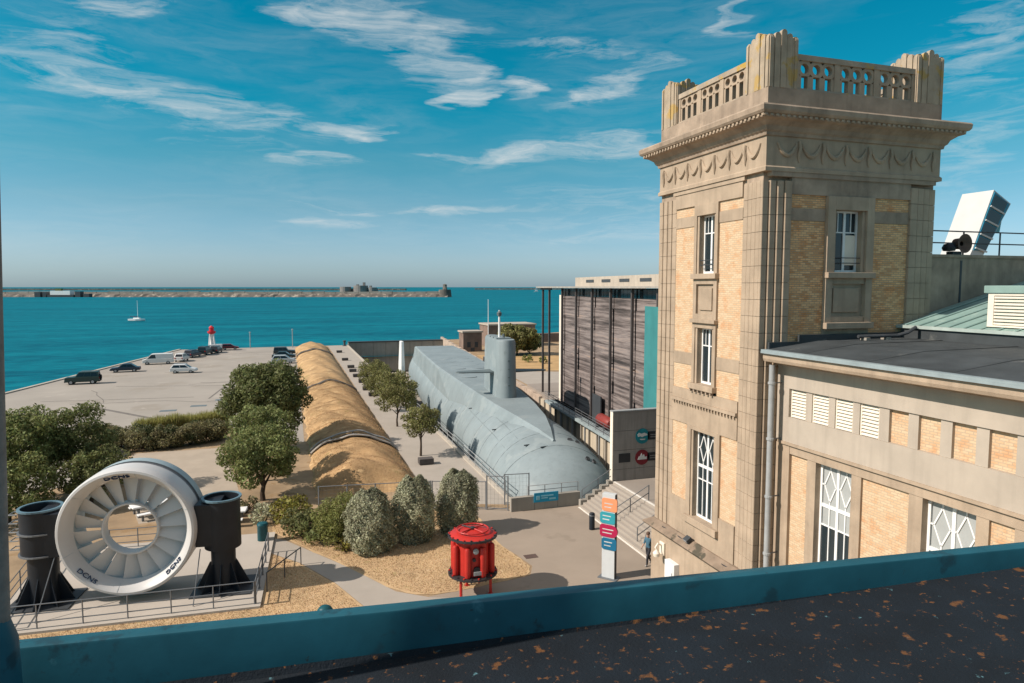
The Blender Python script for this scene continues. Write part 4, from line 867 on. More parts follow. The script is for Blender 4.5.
# picnic furniture seen through the ring, benches by the shrubs
def picnic(x, y, rz, lab, s=1.0):
    t = thing('picnic_table', (x,y,0), lab, 'table', rz=rz)
    MB().box(-1.1*s,-.45,.70,1.1*s,.45,.80).build('tabletop', white_paint, t, world=False, bevel=.02)
    for s_ in (-1,1): MB().box(-1.0*s,s_*.95-.2,.40,1.0*s,s_*.95+.2,.47).build('seat', white_paint, t, world=False, bevel=.02)
    for s_ in (-1,1): MB().box(s_*.7-.06,-1.0,.0,s_*.7+.06,-.85,.40).build('leg', steel, t, world=False); MB().box(s_*.7-.06,.85,.0,s_*.7+.06,1.0,.40).build('leg', steel, t, world=False); MB().box(s_*.7-.06,-.15,.0,s_*.7+.06,.15,.70).build('leg', steel, t, world=False)
picnic(-8.6, 47.6, R(25), 'white picnic table seen through the turbine ring, left of the pair'); picnic(-6.9, 47.2, R(75), 'white picnic table seen through the turbine ring, right of the pair')
picnic(-3.8, 44.6, R(-5), 'white picnic table right of the turbine beside the shrubs')
bi = thing('litter_bin', (-1.65,40.5,0), 'dark blue-green cylindrical litter bin beside the path', 'bin'); binm = mat('bin_green', (.008,.07,.085), .4, .1, 3)
mb = MB(); mb.lathe([(.27,0),(.29,.05),(.29,.95),(.31,.98),(.31,1.02)], 20, (-1.65,40.5,0)); mb.build('body', binm, bi, smooth=True); mb = MB(); mb.lathe([(.31,1.02),(.26,1.12),(.0001,1.18)], 20, (-1.65,40.5,0)); mb.build('lid', binm, bi, smooth=True)
bl = thing('ball_bollard', (1.2,29.0,0), 'round dark teal bollard head on the lawn just above the parapet', 'bollard')
mb = MB(); mb.lathe([(.13,0),(.13,.5),(.16,.52)], 16, (1.2,29.0,0)); mb.build('post', binm, bl); mb = MB(); mb.lathe([(.36*math.cos(k*math.pi/16-math.pi/2)+.0001,.72+.36*math.sin(k*math.pi/16-math.pi/2)) for k in range(17)], 24, (1.2,29.0,0)); mb.build('head', binm, bl, smooth=True)

# ------------------------------------------------------------------ red drum on legs
red = mat('signal_red', (.42,.025,.018), .42, .14, 1.5, .1, 15); redd = mat('drum_dark_grey', (.03,.028,.03), .55, .2, 3)  # second one: near-black grey of the flanges, ports and valve
RC = (8.05, 30.45, 0); rd = thing('red_drum', RC, 'red flanged steel drum with pipes standing on three legs', 'drum')
mb = MB(); mb.lathe([(.02,.95),(.78,.98),(.8,1.0),(.8,2.75),(.86,2.8),(1.08,2.84),(1.1,2.9),(1.0,2.96),(.7,3.02),(.3,3.1),(.02,3.12)], 36, RC); mb.build('body', red, rd, smooth=True)
for z, nm in ((1.05,'lower_flange'),(2.86,'upper_flange')):
    mb = MB(); mb.lathe([(.8,z-.05),(1.17,z-.05),(1.17,z+.04),(1.05,z+.05),(.8,z+.05)], 36, RC); fl_ = mb.build(nm, redd, rd)
    for k in range(20):
        a = 2*math.pi*k/20; mb = MB(); mb.lathe([(.045,-.1),(.045,.1),(.0001,.1)], 6, (RC[0]+1.1*math.cos(a),RC[1]+1.1*math.sin(a),z)); mb.build('bolt', red if k % 2 else redd, fl_)
for k in range(8):
    a = 2*math.pi*(k+.35)/8; c_ = (RC[0]+.92*math.cos(a), RC[1]+.92*math.sin(a)); mb = MB(); mb.lathe([(.02,1.1),(.13,1.12),(.15,1.2),(.15,2.4),(.1,2.5),(.02,2.52)], 12, (*c_,0)); mb.build('pipe', red, rd, smooth=True)
for k in range(3):
    a = 2*math.pi*k/3+R(215); x, y = RC[0]+.85*math.cos(a), RC[1]+.85*math.sin(a); mb = MB(); mb.tube([(x,y,0),(x,y,1.05)], .07, 8); mb.build('leg', red, rd); MB().box(x-.12,y-.12,0,x+.12,y+.12,.03).build('foot', red, rd)
for (a, z, r) in ((-95,2.35,.13),(-92,1.45,.16),(-100,1.95,.08)):
    mb = MB(); mb.M = Matrix.Translation((RC[0]+.82*math.cos(R(a)),RC[1]+.82*math.sin(R(a)),z)) @ Matrix.Rotation(R(a),4,'Z') @ Matrix.Rotation(R(90),4,'Y'); mb.lathe([(r,0),(r,.1),(r*.5,.11),(r*.5,.14),(.0001,.14)], 14); mb.build('gauge_port', redd if z < 2 else zinc, rd)
mb = MB(); mb.tube([(RC[0]+.75*math.cos(k*math.pi/12),RC[1]+.75*math.sin(k*math.pi/12),3.12) for k in range(24)], .035, 6, closed=True); mb.build('lid_ring', red, rd)
for k in range(4): a = k*math.pi/2+.5; mb = MB(); mb.tube([(RC[0],RC[1],3.16),(RC[0]+.75*math.cos(a),RC[1]+.75*math.sin(a),3.12)], .035, 6); mb.build('lid_spoke', redd if k == 1 else red, rd)
mb = MB(); mb.lathe([(.12,3.1),(.14,3.2),(.06,3.24),(.0001,3.24)], 12, RC); mb.build('valve', redd, rd)
MB().box(RC[0]-.2,RC[1]-1.0,1.25,RC[0]+.2,RC[1]-.93,1.42).build('name_plate', zinc, rd)

# ------------------------------------------------------------------ totem sign, bollard, litter
tt = thing('totem_sign', (14.95,29.95,0), 'tall white totem sign with orange, teal, magenta and blue arrows', 'sign', rz=R(-50))
MB().box(-.34,-.14,.04,.34,.14,4.32).build('pylon', mat('totem_white', (.50,.52,.52), .5, .04, 2), tt, world=False, bevel=.01); MB().box(-.5,-.3,0,.5,.3,.04).build('base_plate', steel, tt, world=False)
MB().box(.341,-.13,.05,.345,.13,4.28).build('edge_strip', steel_dark, tt, world=False)  # dark strip stands in for the shade on the pylon's side face
for (z0, z1, c, l, r, nm) in [(3.45,4.10,(.72,.27,.13),-.345,.46,'orange'),(2.82,3.38,(.03,.27,.32),-.44,.36,'teal'),(2.14,2.76,(.36,.012,.06),-.44,.50,'magenta'),(1.50,2.08,(.01,.12,.22),-.345,.44,'blue')]:
    m = mat('arrow_'+nm, c, .5, .06, 3); h = (z1-z0)/2; zc = (z0+z1)/2; rr = h if nm == 'magenta' else .1
    for s_ in (-1,):
        P = [(l+.08,z0),(r-rr,z0)]+[(r-rr+rr*math.cos(t), (zc+h*math.sin(t)) if nm == 'magenta' else (z0+rr+rr*math.sin(t) if t < 0 else z1-rr+rr*math.sin(t))) for t in [math.pi*(k/8-.5) for k in range(9)]]+[(l+.08,z1),(l,z1-.08),(l,z0+.08)]
        pn = fixn(MB().sidep(P, -.175, -.09).build('arrow_panel', m, tt, world=False))
        for i in range(2): MB().box(l+.14,-.180,z0+.18+.18*i,r-.3+.08*i,-.176,z0+.23+.18*i).build('lettering_line', mat('totem_pale', (.5,.5,.48), .5), pn, world=False)
bo = thing('bollard', (17.03,36.45,0), 'black cylindrical bollard at the foot of the stairs', 'bollard')
mb = MB(); mb.lathe([(.17,0),(.17,.98),(.14,1.02),(.0001,1.03)], 16, (17.03,36.45,0)); mb.build('post', black_paint, bo, smooth=True); mb = MB(); mb.lathe([(.172,.84),(.178,.85),(.178,.9),(.172,.91)], 16, (17.03,36.45,0)); mb.build('collar', steel, bo)

# fence and gate between the shrubs and the dock
def fence(p, q, n, h, lab, name='fence', z0=0):
    t = thing(name, (*p, z0), lab, 'fence'); p, q = Vector((*p,z0)), Vector((*q,z0)); d = (q-p)/n; u = d.normalized()
    for i in range(n+1): c = p+d*i; mb = MB(); mb.tube([c, c+Vector((0,0,h))], .045, 4); mb.build('post', steel, t)
    for f in (.06, .98): mb = MB(); mb.tube([p+Vector((0,0,h*f)), q+Vector((0,0,h*f))], .03, 4); mb.build('rail', steel, t)
    k = 0
    for i in range(n):
        mb = MB(); a = p+d*i; L_ = d.length; w = 0.0
        while w < L_: c = a+u*w; mb.tube([c+Vector((0,0,h*.06)), c+Vector((0,0,h*.98))], .005, 3, cap=False); w += .25
        for zf in [.2+.13*j for j in range(6)]: mb.tube([a+Vector((0,0,h*zf)), a+d+Vector((0,0,h*zf))], .004, 3, cap=False)
        o_ = mb.build('mesh_panel', steel, t, kind='stuff')
    return t
fence((1.6,44.2),(8.6,43.2),4,1.9,'grey mesh fence behind the clipped shrubs')
fence((8.7,43.15),(12.0,41.95),2,1.9,'grey mesh fence between the rightmost shrub and the gate')
fence((12.05,41.9),(13.3,41.3),1,2.3,'grey mesh gate left of the low dock wall','gate')
fence((13.45,42.5),(15.1,42.3),1,2.1,'tall grey mesh fence panel over the near corner of the dock', z0=.0)

# ------------------------------------------------------------------ vegetation
NR = np.random.default_rng(11)
def leaves(pts, nrm, ln, wd, jit=.8):
    n = len(pts); nrm = nrm + NR.normal(0, jit, (n,3)); nrm /= np.linalg.norm(nrm, axis=1)[:,None]+1e-9
    t = np.cross(nrm, NR.normal(0,1,(n,3))); t /= np.linalg.norm(t, axis=1)[:,None]+1e-9; b = np.cross(nrm, t)
    l = (ln*NR.uniform(.6,1.3,n))[:,None]; w = (wd*NR.uniform(.6,1.3,n))[:,None]
    V = np.stack([pts-t*l, pts-b*w+t*l*.1, pts+t*l, pts+b*w+t*l*.1], 1).reshape(-1,3)
    return V
def leafmesh(name, V, m, parent, k=4):
    n = len(V)//k; me = bpy.data.meshes.new(name); me.vertices.add(len(V)); me.vertices.foreach_set('co', V.astype(np.float32).ravel())
    me.loops.add(n*k); me.loops.foreach_set('vertex_index', np.arange(n*k, dtype=np.int32)); me.polygons.add(n); me.polygons.foreach_set('loop_start', np.arange(0, n*k, k, dtype=np.int32))
    me.update(calc_edges=True); me.materials.append(m); o = bpy.data.objects.new(name, me); COL.objects.link(o); o.parent = parent; return o
def crown_pts(lobes, per):
    P = []; Nn = []
    for (c, r, sq) in lobes:
        k = int(per*r*r*(.8+.2*sq)); d = NR.normal(0,1,(k,3)); d /= np.linalg.norm(d, axis=1)[:,None]
        rad = r*(NR.uniform(0,1,k)**.28)*(1+.12*np.sin(d[:,0]*7+c[0]*3)*np.sin(d[:,2]*6+c[1]))
        P.append(np.array(c)+d*rad[:,None]*np.array([1,1,sq])); Nn.append(d)
    return np.concatenate(P), np.concatenate(Nn)
def make_lobes(cr, n, r0, r1, flat=.8, seed=0):
    (cx, cy, cz_), (rx, ry, rz_) = cr; rg = np.random.default_rng(seed); L_ = [((cx,cy,cz_), min(rx,rz_)*.62, 1.0)]
    for i in range(n):
        ph = i*2.399963+rg.uniform(-.3,.3); z = 1-1.75*(i+.5)/n; rr = math.sqrt(max(0,1-z*z)); s = rg.uniform(.58,.98)
        L_.append(((cx+rx*s*rr*math.cos(ph), cy+ry*s*rr*math.sin(ph), cz_+rz_*s*z), rg.uniform(r0,r1), rg.uniform(.7,flat)))
    return L_
def tree(name, label, base, height, crad, cz0, m, n=26, per=330, leaf=(.12,.06), trunk=.16, group=None, cat='tree', seed=0, squash=1, off=(0,0)):
    x, y = base; t = thing(name, (x,y,0), label, cat, group); rz_ = (height-cz0)/2; c = (off[0], off[1], cz0+rz_)
    lob = make_lobes((c, (crad, crad*squash, rz_)), n, crad*.17, crad*.40, .95, seed)
    mb = MB(); rg = random.Random(seed); top = cz0+rz_*.7
    mb.tube([(0,0,-.1),(.05*rg.uniform(-1,1),.05,cz0*.5),(off[0]*.5+.1*rg.uniform(-1,1),off[1]*.5,cz0),(off[0],off[1],top)], [trunk*1.25,trunk,trunk*.85,trunk*.4], 8)
    for k in range(9):
        q = lob[1+rg.randrange(len(lob)-1)][0]; s = cz0*.75+rg.random()*rz_*.5; mid = (q[0]*.4+off[0]*.3, q[1]*.4, (s+q[2])/2+.1); mb.tube([(off[0]*.4,off[1]*.4,s), mid, q], [trunk*.5,trunk*.32,trunk*.12], 6)
    tk_ = mb.build('trunk', trunkm, t, world=False, smooth=True)
    P, Nn = crown_pts(lob, per*1.9 if leaf[0] < .2 else per*1.5); P[:,2] = np.maximum(P[:,2], .15)
    leafmesh('crown', leaves(P, Nn, *leaf), m, t); return t
def shrub(name, label, base, rx, ry, h, m, n=14, per=420, leaf=(.12,.06), group=None, seed=0, z0=0.0, cat='shrub'):
    x, y = base; t = thing(name, (x,y,0), label, cat, group); lob = make_lobes(((0,0,z0+(h-z0)*.48), (rx,ry,(h-z0)*.52)), n, min(rx,ry)*.34, min(rx,ry)*.5, .95, seed)
    P, Nn = crown_pts(lob, per); P = P[P[:,2] > .02]; leafmesh('foliage', leaves(P, Nn[:len(P)], *leaf), m, t)
    mb = MB(); rg = random.Random(seed)
    for k in range(5): a = rg.random()*6.28; mb.tube([(0.05*math.cos(a),.05*math.sin(a),0),(rx*.5*math.cos(a),ry*.5*math.sin(a),h*.6)], [.05,.02], 5)
    mb.build('stem', trunkm, t, world=False); return t
def cone_shrub(label, base, r, h, m, seed, group):
    x, y = base; t = thing('clipped_shrub', (x,y,0), label, 'shrub', group); rg = np.random.default_rng(seed); k = int(9000*r*h/2)
    f = rg.uniform(0,1,k)**.9; prof = np.interp(f, [0,.08,.3,.6,.85,1], np.array([.74,.92,1,.96,.78,.34])*rg.uniform(.9,1.1,6)); lx, ly = rg.uniform(-.25,.25,2); a = rg.uniform(0,2*math.pi,k)
    bumps = 1+.09*np.sin(a*3+f*7+seed)+.07*np.sin(a*7-f*11)+.06*np.sin(a*13+f*29+seed*2)+.05*rg.normal(0,1,k); rr = r*prof*bumps*(rg.uniform(0,1,k)**.12)
    P = np.stack([rr*np.cos(a)+lx*f*f, rr*np.sin(a)+ly*f*f, f*h*(1+.04*np.sin(a*2+seed))+.03], 1); Nn = np.stack([np.cos(a), np.sin(a), np.full(k,.5)], 1)
    leafmesh('foliage', leaves(P, Nn, .075, .032, .8), m, t); mb = MB(); mb.tube([(0,0,-.1),(0,0,h*.7)], [.09,.03], 6); mb.build('stem', trunkm, t, world=False); return t
def tuft(name, label, base, rx, ry, h, m, n, cat='shrub', group=None, splay=.4, w=.02):
    x, y = base; t = thing(name, (x,y,0), label, cat, group); a = NR.uniform(0,2*math.pi,n); q = np.sqrt(NR.uniform(0,1,n)); bx, by = rx*q*np.cos(a)*.55, ry*q*np.sin(a)*.55
    hh = h*NR.uniform(.55,1.0,n)*(1-.3*q**2); tx, ty = bx+splay*hh*q*np.cos(a)+NR.normal(0,.06,n), by+splay*hh*q*np.sin(a)+NR.normal(0,.06,n); th = NR.uniform(0,math.pi,n)
    B0 = np.stack([bx-w*np.cos(th), by-w*np.sin(th), np.zeros(n)],1); B1 = np.stack([bx+w*np.cos(th), by+w*np.sin(th), np.zeros(n)],1); Mid = np.stack([(bx+tx)/2+w*1.2*np.cos(th),(by+ty)/2+w*1.2*np.sin(th),hh*.6],1); T = np.stack([tx,ty,hh],1)
    leafmesh('blades', np.stack([B0,B1,Mid,T],1).reshape(-1,3), m, t); return t
lv_dark = mat('leaf_dark', (.140,.155,.055), .65, .38, .75, island=.45); lv_mid = mat('leaf_mid', (.190,.212,.075), .65, .38, .75, island=.45)
lv_olive = mat('leaf_olive', (.20,.195,.07), .65, .38, .75, island=.4); lv_grey = mat('leaf_grey', (.36,.36,.235), .65, .38, .75, island=.5)
lv_yel = mat('leaf_yellow', (0.221,0.202,0.042), .6, .25, 2, island=.35); lv_fresh = mat('leaf_fresh', (.215,.225,.07), .65, .38, .75, island=.4); lv_rust = mat('leaf_rust', (.215,.195,.095), .65, .38, .75, island=.4, spots=[((.07,.085,.035), .7, .52)])
reed = mat('reed_yellow', (.34,.33,.11), .8, .25, .5, island=.35); bushg = mat('leaf_bush', (0.140,0.147,0.056), .65, .25, 1.5, island=.4)
# trees along the mound
G = 'trees left of the grass mound'
tree('broadleaf_tree', 'dense dark green tree nearest the turbine, front of three beside the mound', (-1.9,48.6), 5.1, 2.45, 1.0, lv_mid, 30, 330, seed=1, group=G)
tree('broadleaf_tree', 'rounded green tree in the middle of three beside the mound', (-2.1,53.5), 5.9, 2.35, 1.2, lv_mid, 28, 320, seed=2, group=G)
tree('broadleaf_tree', 'tallest dark tree at the back of three beside the mound', (-1.8,63.5), 8.0, 3.5, 1.4, lv_dark, 44, 260, (.15,.075), .24, seed=3, group=G)
G = 'trees at the left edge'
tree('broadleaf_tree', 'large green tree at the left edge above the turbine', (-17.6,53.0), 6.2, 3.1, 1.2, lv_mid, 34, 300, seed=4, group=G)
tree('broadleaf_tree', 'darker tree right of the large one at the left edge', (-14.4,54.2), 6.2, 2.4, 1.3, lv_dark, 28, 300, seed=5, group=G)
tree('broadleaf_tree', 'low leafy tree behind the left black column', (-16.6,48.5), 4.0, 2.3, .5, lv_mid, 24, 330, seed=6, group=G)
tree('broadleaf_tree', 'small dark tree between the left edge trees and the turbine ring', (-12.6,50.5), 4.0, 2.0, .5, lv_dark, 20, 330, seed=16, group=G)
shrub('round_shrub', 'yellowish rounded shrub just behind the top of the turbine ring', (-13.0,57.3), 2.2, 1.7, 1.9, bushg, 16, 260, seed=7)
G = 'promenade trees'
for i, (x, y, h, r, lab) in enumerate([(10.6,57.4,4.7,1.75,'small olive green tree nearest the submarine bow on the promenade'),(10.6,70.5,5.6,2.5,'larger olive tree in the middle of the promenade row'),(10.5,80.0,5.6,2.3,'third olive tree of the promenade row'),(10.6,90.5,5.2,2.1,'farthest olive tree of the promenade row')]):
    tree('promenade_tree', lab, (x,y), h, r, 1.5 if i == 0 else 1.3, lv_olive, 22, 330, (.11,.055), .09, seed=20+i, group=G)
tree('harbour_tree', 'wide green tree behind the submarine sail near the stone hut', (46.5,138), 6.4, 4.6, .8, lv_olive, 30, 110, (.32,.16), .2, seed=30, squash=.8)
tree('harbour_tree', 'smaller tree right of the wide tree behind the sail', (50.2,140), 4.8, 2.6, .4, lv_mid, 18, 130, (.3,.15), .15, seed=31)
for i, (x, y, r) in enumerate([(44.0,124,1.0),(46.0,121,.8)]): shrub('low_bush', ['low green bush on the sandy ground behind the sail', 'smaller green bush nearer the museum behind the sail'][i], (x,y), r, r, 1.4, lv_fresh, 8, 200, (.2,.1), seed=40+i)
# clipped grey shrubs and the mixed bed
cone_shrub('grey-green clipped shrub, left one of three behind the red drum', (4.1,37.3), 1.22, 3.3, lv_grey, 1, 'clipped grey shrubs'); cone_shrub('grey-green clipped shrub, middle one of three behind the red drum', (6.6,38.0), 1.12, 3.65, lv_grey, 2, 'clipped grey shrubs'); cone_shrub('grey-green clipped shrub, right one of three behind the red drum', (9.3,38.6), 1.16, 3.6, lv_grey, 3, 'clipped grey shrubs')
shrub('broom_shrub', 'feathery bright green shrub left of the clipped grey shrubs', (2.4,38.8), 1.35, 1.15, 2.9, lv_fresh, 24, 900, (.13,.025), seed=49)
shrub('leafy_shrub', 'dark green shrub below the feathery shrub', (1.5,39.6), 1.2, 1.0, 1.5, lv_mid, 14, 420, seed=50); shrub('leafy_shrub', 'yellow-green rounded shrub behind the litter bin path', (-.1,42.8), 1.15, 1.0, 1.9, lv_yel, 14, 420, seed=51)
shrub('leafy_shrub', 'olive shrub in front of the yellow-green shrub', (.5,40.8), 1.2, 1.0, 1.6, bushg, 14, 420, seed=52); shrub('leafy_shrub', 'small grey-green bush left of the yellow-green shrub', (-1.7,43.7), .8, .7, 1.2, lv_grey, 10, 500, seed=53)
shrub('leafy_shrub', 'tiny yellow bush at the foot of the left clipped shrub', (2.75,37.5), .55, .5, .8, lv_yel, 8, 700, (.08,.04), seed=54); shrub('leafy_shrub', 'reddish dry bush under the front tree', (-2.9,46.2), 1.2, .8, .9, lv_rust, 10, 500, seed=55)
# hedge bed beside the quay
for i, (x, y, r, h) in enumerate([(-14.6,69,1.5,1.5),(-12.6,67.6,1.6,1.7),(-10.7,67.7,1.6,1.6),(-8.8,68.2,1.6,1.8),(-7.0,69.6,1.5,1.8),(-16.6,71.6,1.3,1.5),(-15.6,66.3,1.4,1.3)]):
    shrub('heath_bush', ['brownish bush of the quayside hedge, %s' % w for w in ('fifth from the right','fourth from the right, lowest','third from the right','second from the right','rightmost beside the trees','leftmost, farthest back','behind the yellowish shrub')][i], (x,y), r*.95, 1.25, h+.2, lv_rust, 22, 900, (.10,.05), seed=60+i, group='quayside hedge bushes')
for i in range(6): tuft('reed_clump', ['clump of tall yellow grass behind the hedge, %s' % w for w in ('leftmost','second from the left','third from the left','third from the right','second from the right','rightmost')][i], (-13.7+i*1.32,74.6+.35*i), 1.5, 1.0, 1.9+.12*(i % 3), reed, 1500, cat='grass', group='tall yellow grass behind the hedge', splay=.25, w=.03)
# short dry tufts on lawns and mound
def scatter(name, label, poly, n, h, m, zf=lambda x, y: .02):
    xs = [p[0] for p in poly]; ys = [p[1] for p in poly]; P = []; rg = random.Random(n)
    def ins(x, y):
        c = False; j = len(poly)-1
        for i in range(len(poly)):
            if ((poly[i][1] > y) != (poly[j][1] > y)) and x < (poly[j][0]-poly[i][0])*(y-poly[i][1])/(poly[j][1]-poly[i][1])+poly[i][0]: c = not c
            j = i
        return c
    while len(P) < n:
        x, y = rg.uniform(min(xs), max(xs)), rg.uniform(min(ys), max(ys))
        if ins(x, y): P.append((x, y, zf(x, y)))
    P = np.array(P); th = NR.uniform(0, 6.28, n); w = .014; hh = h*NR.uniform(.4,1.2,n); d = np.stack([np.cos(th), np.sin(th), np.zeros(n)],1)*w; up = np.stack([NR.normal(0,.4,n)*hh, NR.normal(0,.4,n)*hh, hh],1)
    me = bpy.data.meshes.new(name); o = leafmesh(name, np.stack([P-d, P+d, P+up],1).reshape(-1,3), m, None, 3); tag(o, label, 'grass', kind='stuff'); return o
straw = mat('straw', (.46,.325,.18), .9, .16, .5, island=.14); straw2 = mat('straw_mound', (.40,.26,.13), .9, .25, .5, island=.16)
scatter('dry_grass', 'short dry grass of the lawn behind the red drum', [(-1.6,42.9),(.4,39.3),(2.6,35.6),(4.7,31.9),(6.0,30.9),(8,31.0),(11.1,31.5),(11.6,32.5),(11.3,34.2),(10.9,36.2),(11,42),(1.4,44.3)], 34000, .06, straw)
scatter('dry_grass', 'short dry grass in front of the turbine platform', [(-14,29),(3.2,27),(2.9,30.4),(1.8,33.5),(.2,36.5),(-1.2,38.5),(-1.2,32.0),(-14,32.4)], 26000, .06, straw)
scatter('mound_grass', 'straw-coloured grass covering the mound', [(1.7,48.6),(8.7,48.6),(8.7,100),(1.7,100)], 60000, .07, straw2, lambda x, y: bz(x, y)-.01)

# stone seat blocks along the promenade
blk = mat('block_dark', (.085,.075,.07), .85, .2, 2)
for i, (x, y) in enumerate([(10.5,54.6),(10.6,91.6),(10.4,97.2),(10.6,105.0),(10.4,112.0),(10.4,119.0),(10.6,125),(10.6,138),(10.7,155)]):
    t = thing('seat_block', (x,y,0), 'dark stone seat block on the promenade, %s' % ('nearest one under the small tree','second from the near end','third from the near end','fourth from the near end','fifth from the near end','sixth from the near end','seventh from the near end','eighth from the near end','farthest one')[i], 'bench', 'stone blocks along the promenade')
    MB().box(-.6,-.4,.06,.6,.4,.52).build('seat', blk, t, world=False, bevel=.03); MB().box(-.5,-.3,0,.5,.3,.06).build('foot', steel_dark, t, world=False)

# ------------------------------------------------------------------ vehicles on the quay
tyre = mat('tyre', (.012,.012,.013), .85); rimm = mat('rim', (.35,.36,.37), .35, metal=.6); lamp_r = mat('tail_lamp', (.35,.01,.01), .3); lamp_w = mat('head_lamp', (.7,.7,.68), .2); carglass = glass_mat('car_glass', (.012,.016,.02), .08)
def car(label, x, y, rz, L_, W, Hh, col, shape='hatch', spare=False, name='parked_car', cat='car', group='vehicles parked on the quay'):
    t = thing(name, (x,y,.006), label, cat, group, rz=rz); paint = mat('paint_%.2f_%.2f_%.2f' % col, col, .35, .04, 2, spec=.5)
    h = L_/2; belt = Hh*.60; gc = .22
    if shape == 'suv': low = [(-h,gc+.15),(h-.05,gc+.15),(h,gc+.35),(h-.05,belt-.05),(h-1.25,belt+.03),(-h,belt+.03)]; cab = [(-h+.03,belt),(h-1.35,belt),(h-1.85,Hh),(-h+.15,Hh)]
    elif shape == 'van': low = [(-h,gc+.1),(h-.05,gc+.1),(h,gc+.4),(h-.1,belt-.35),(h-.7,belt-.1),(-h,belt-.1)]; cab = [(-h,belt-.13),(h-.65,belt-.13),(h-1.55,Hh-.06),(h-2.0,Hh),(-h+.06,Hh)]
    elif shape == 'sedan': low = [(-h,gc+.1),(h-.05,gc+.1),(h,gc+.3),(h-.12,belt-.12),(h-1.15,belt),(-h+.7,belt),(-h+.02,belt-.03)]; cab = [(-h+.45,belt-.03),(h-1.1,belt-.03),(h-1.95,Hh),(-h+1.35,Hh)]
    else: low = [(-h,gc+.1),(h-.05,gc+.1),(h,gc+.3),(h-.10,belt-.16),(h-.9,belt),(-h+.02,belt)]; cab = [(-h+.06,belt-.03),(h-.85,belt-.03),(h-1.75,Hh),(-h+.5,Hh)]
    zb = min(p[1] for p in cab); f = lambda X, Z: 1-.16*max(0, (Z-zb)/(Hh-zb))*(.5 if shape == 'van' else 1)
    fixn(MB().sidep(low, -W/2, W/2).build('body', paint, t, world=False, bevel=.07)); cb_ = fixn(MB().sidep(cab, -W/2+.04, W/2-.04, f).build('cabin', paint, t, world=False, bevel=.06))
    cx = sum(p[0] for p in cab)/len(cab); fx = cab[1][0]; rx = cab[0][0]; zt = Hh-.12; zl = zb+.1
    def side(P):
        for s_ in (-1,1): fixn(MB().add([(px_, s_*((W/2-.04)*f(0,pz)+.012), pz) for px_, pz in P]+[(px_, s_*((W/2-.04)*f(0,pz)-.03), pz) for px_, pz in P], [tuple(range(len(P))), tuple(range(2*len(P)-1,len(P)-1,-1))]+[(i,len(P)+i,len(P)+(i+1)%len(P),(i+1)%len(P)) for i in range(len(P))]).build('side_window', carglass, cb_, world=False))
    top_f = cab[2][0]; top_r = cab[-1][0]
    lerp = lambda a, b, k: a+(b-a)*k
    k0, k1 = (zl-zb)/(Hh-zb), (zt-zb)/(Hh-zb); xf0, xf1 = lerp(fx,top_f,k0)-.16, lerp(fx,top_f,k1)-.14; xr0, xr1 = lerp(rx,top_r,k0)+.16, lerp(rx,top_r,k1)+.16
    if shape == 'van': side([(xf0,zl),(xf1,zt-.05),(xf1-.65,zt-.05),(xf1-.75,zl)])
    else:
        nw_ = 3 if shape == 'suv' else 2
        for i in range(nw_): a, b_ = i/nw_, (i+1)/nw_; side([(lerp(xr0,xf0,a)+.04,zl),(lerp(xr0,xf0,b_)-.04,zl),(lerp(xr1,xf1,b_)-.04,zt),(lerp(xr1,xf1,a)+.04,zt)])
    for (xa, xb, nm, s_) in ((fx,top_f,'windscreen',1),(rx,top_r,'rear_window',-1)):
        if shape == 'van' and s_ < 0: continue
        a0, a1 = lerp(xa,xb,k0), lerp(xa,xb,k1); w0, w1 = (W/2-.16)*f(0,zl), (W/2-.16)*f(0,zt); o_ = .015*s_
        fixn(MB().add([(a0+o_,-w0,zl),(a0+o_,w0,zl),(a1+o_,w1,zt),(a1+o_,-w1,zt),(a0-.05*s_,-w0,zl),(a0-.05*s_,w0,zl),(a1-.05*s_,w1,zt),(a1-.05*s_,-w1,zt)], [(0,1,2,3),(7,6,5,4),(0,4,5,1),(1,5,6,2),(2,6,7,3),(3,7,4,0)]).build(nm, carglass, cb_, world=False))
    wr = .36 if shape in ('suv','van') else .31
    for sx in (h-.85, -h+.85):
        for s_ in (-1,1):
            mb = MB(); mb.M = Matrix.Translation((sx, s_*(W/2-.10), wr)) @ Matrix.Rotation(R(90),4,'X'); mb.lathe([(wr*.6,-.11),(wr,-.09),(wr,.09),(wr*.6,.11)], 16, capends=True); w_ = mb.build('wheel', tyre, t, world=False)
            mb = MB(); mb.M = Matrix.Translation((sx, s_*(W/2+.012), wr)) @ Matrix.Rotation(R(90),4,'X'); mb.lathe([(wr*.58,-.008),(wr*.58,.008)], 12, capends=True); mb.build('rim', rimm, w_, world=False)
    for s_ in (-1,1):
        MB().box(h-.14,s_*(W/2-.36)-.14,belt-.36,h+.0,s_*(W/2-.36)+.14,belt-.20).build('headlight', lamp_w, t, world=False); MB().box(-h-.02,s_*(W/2-.2)-.1,belt-.3,-h+.06,s_*(W/2-.2)+.1,belt-.08).build('tail_light', lamp_r, t, world=False)
    MB().box(h-.1,-W/2+.1,gc+.12,h+.05,W/2-.1,gc+.32).build('front_bumper', tyre if shape == 'suv' else paint, t, world=False, bevel=.03); MB().box(-h-.05,-W/2+.1,gc+.12,-h+.1,W/2-.1,gc+.32).build('rear_bumper', tyre if shape == 'suv' else paint, t, world=False, bevel=.03)
    if spare: mb = MB(); mb.M = Matrix.Translation((-h-.12,0,.95)) @ Matrix.Rotation(R(90),4,'Y'); mb.lathe([(.2,-.1),(.37,-.08),(.37,.08),(.2,.1)], 16, capends=True); mb.build('spare_wheel', tyre, t, world=False)
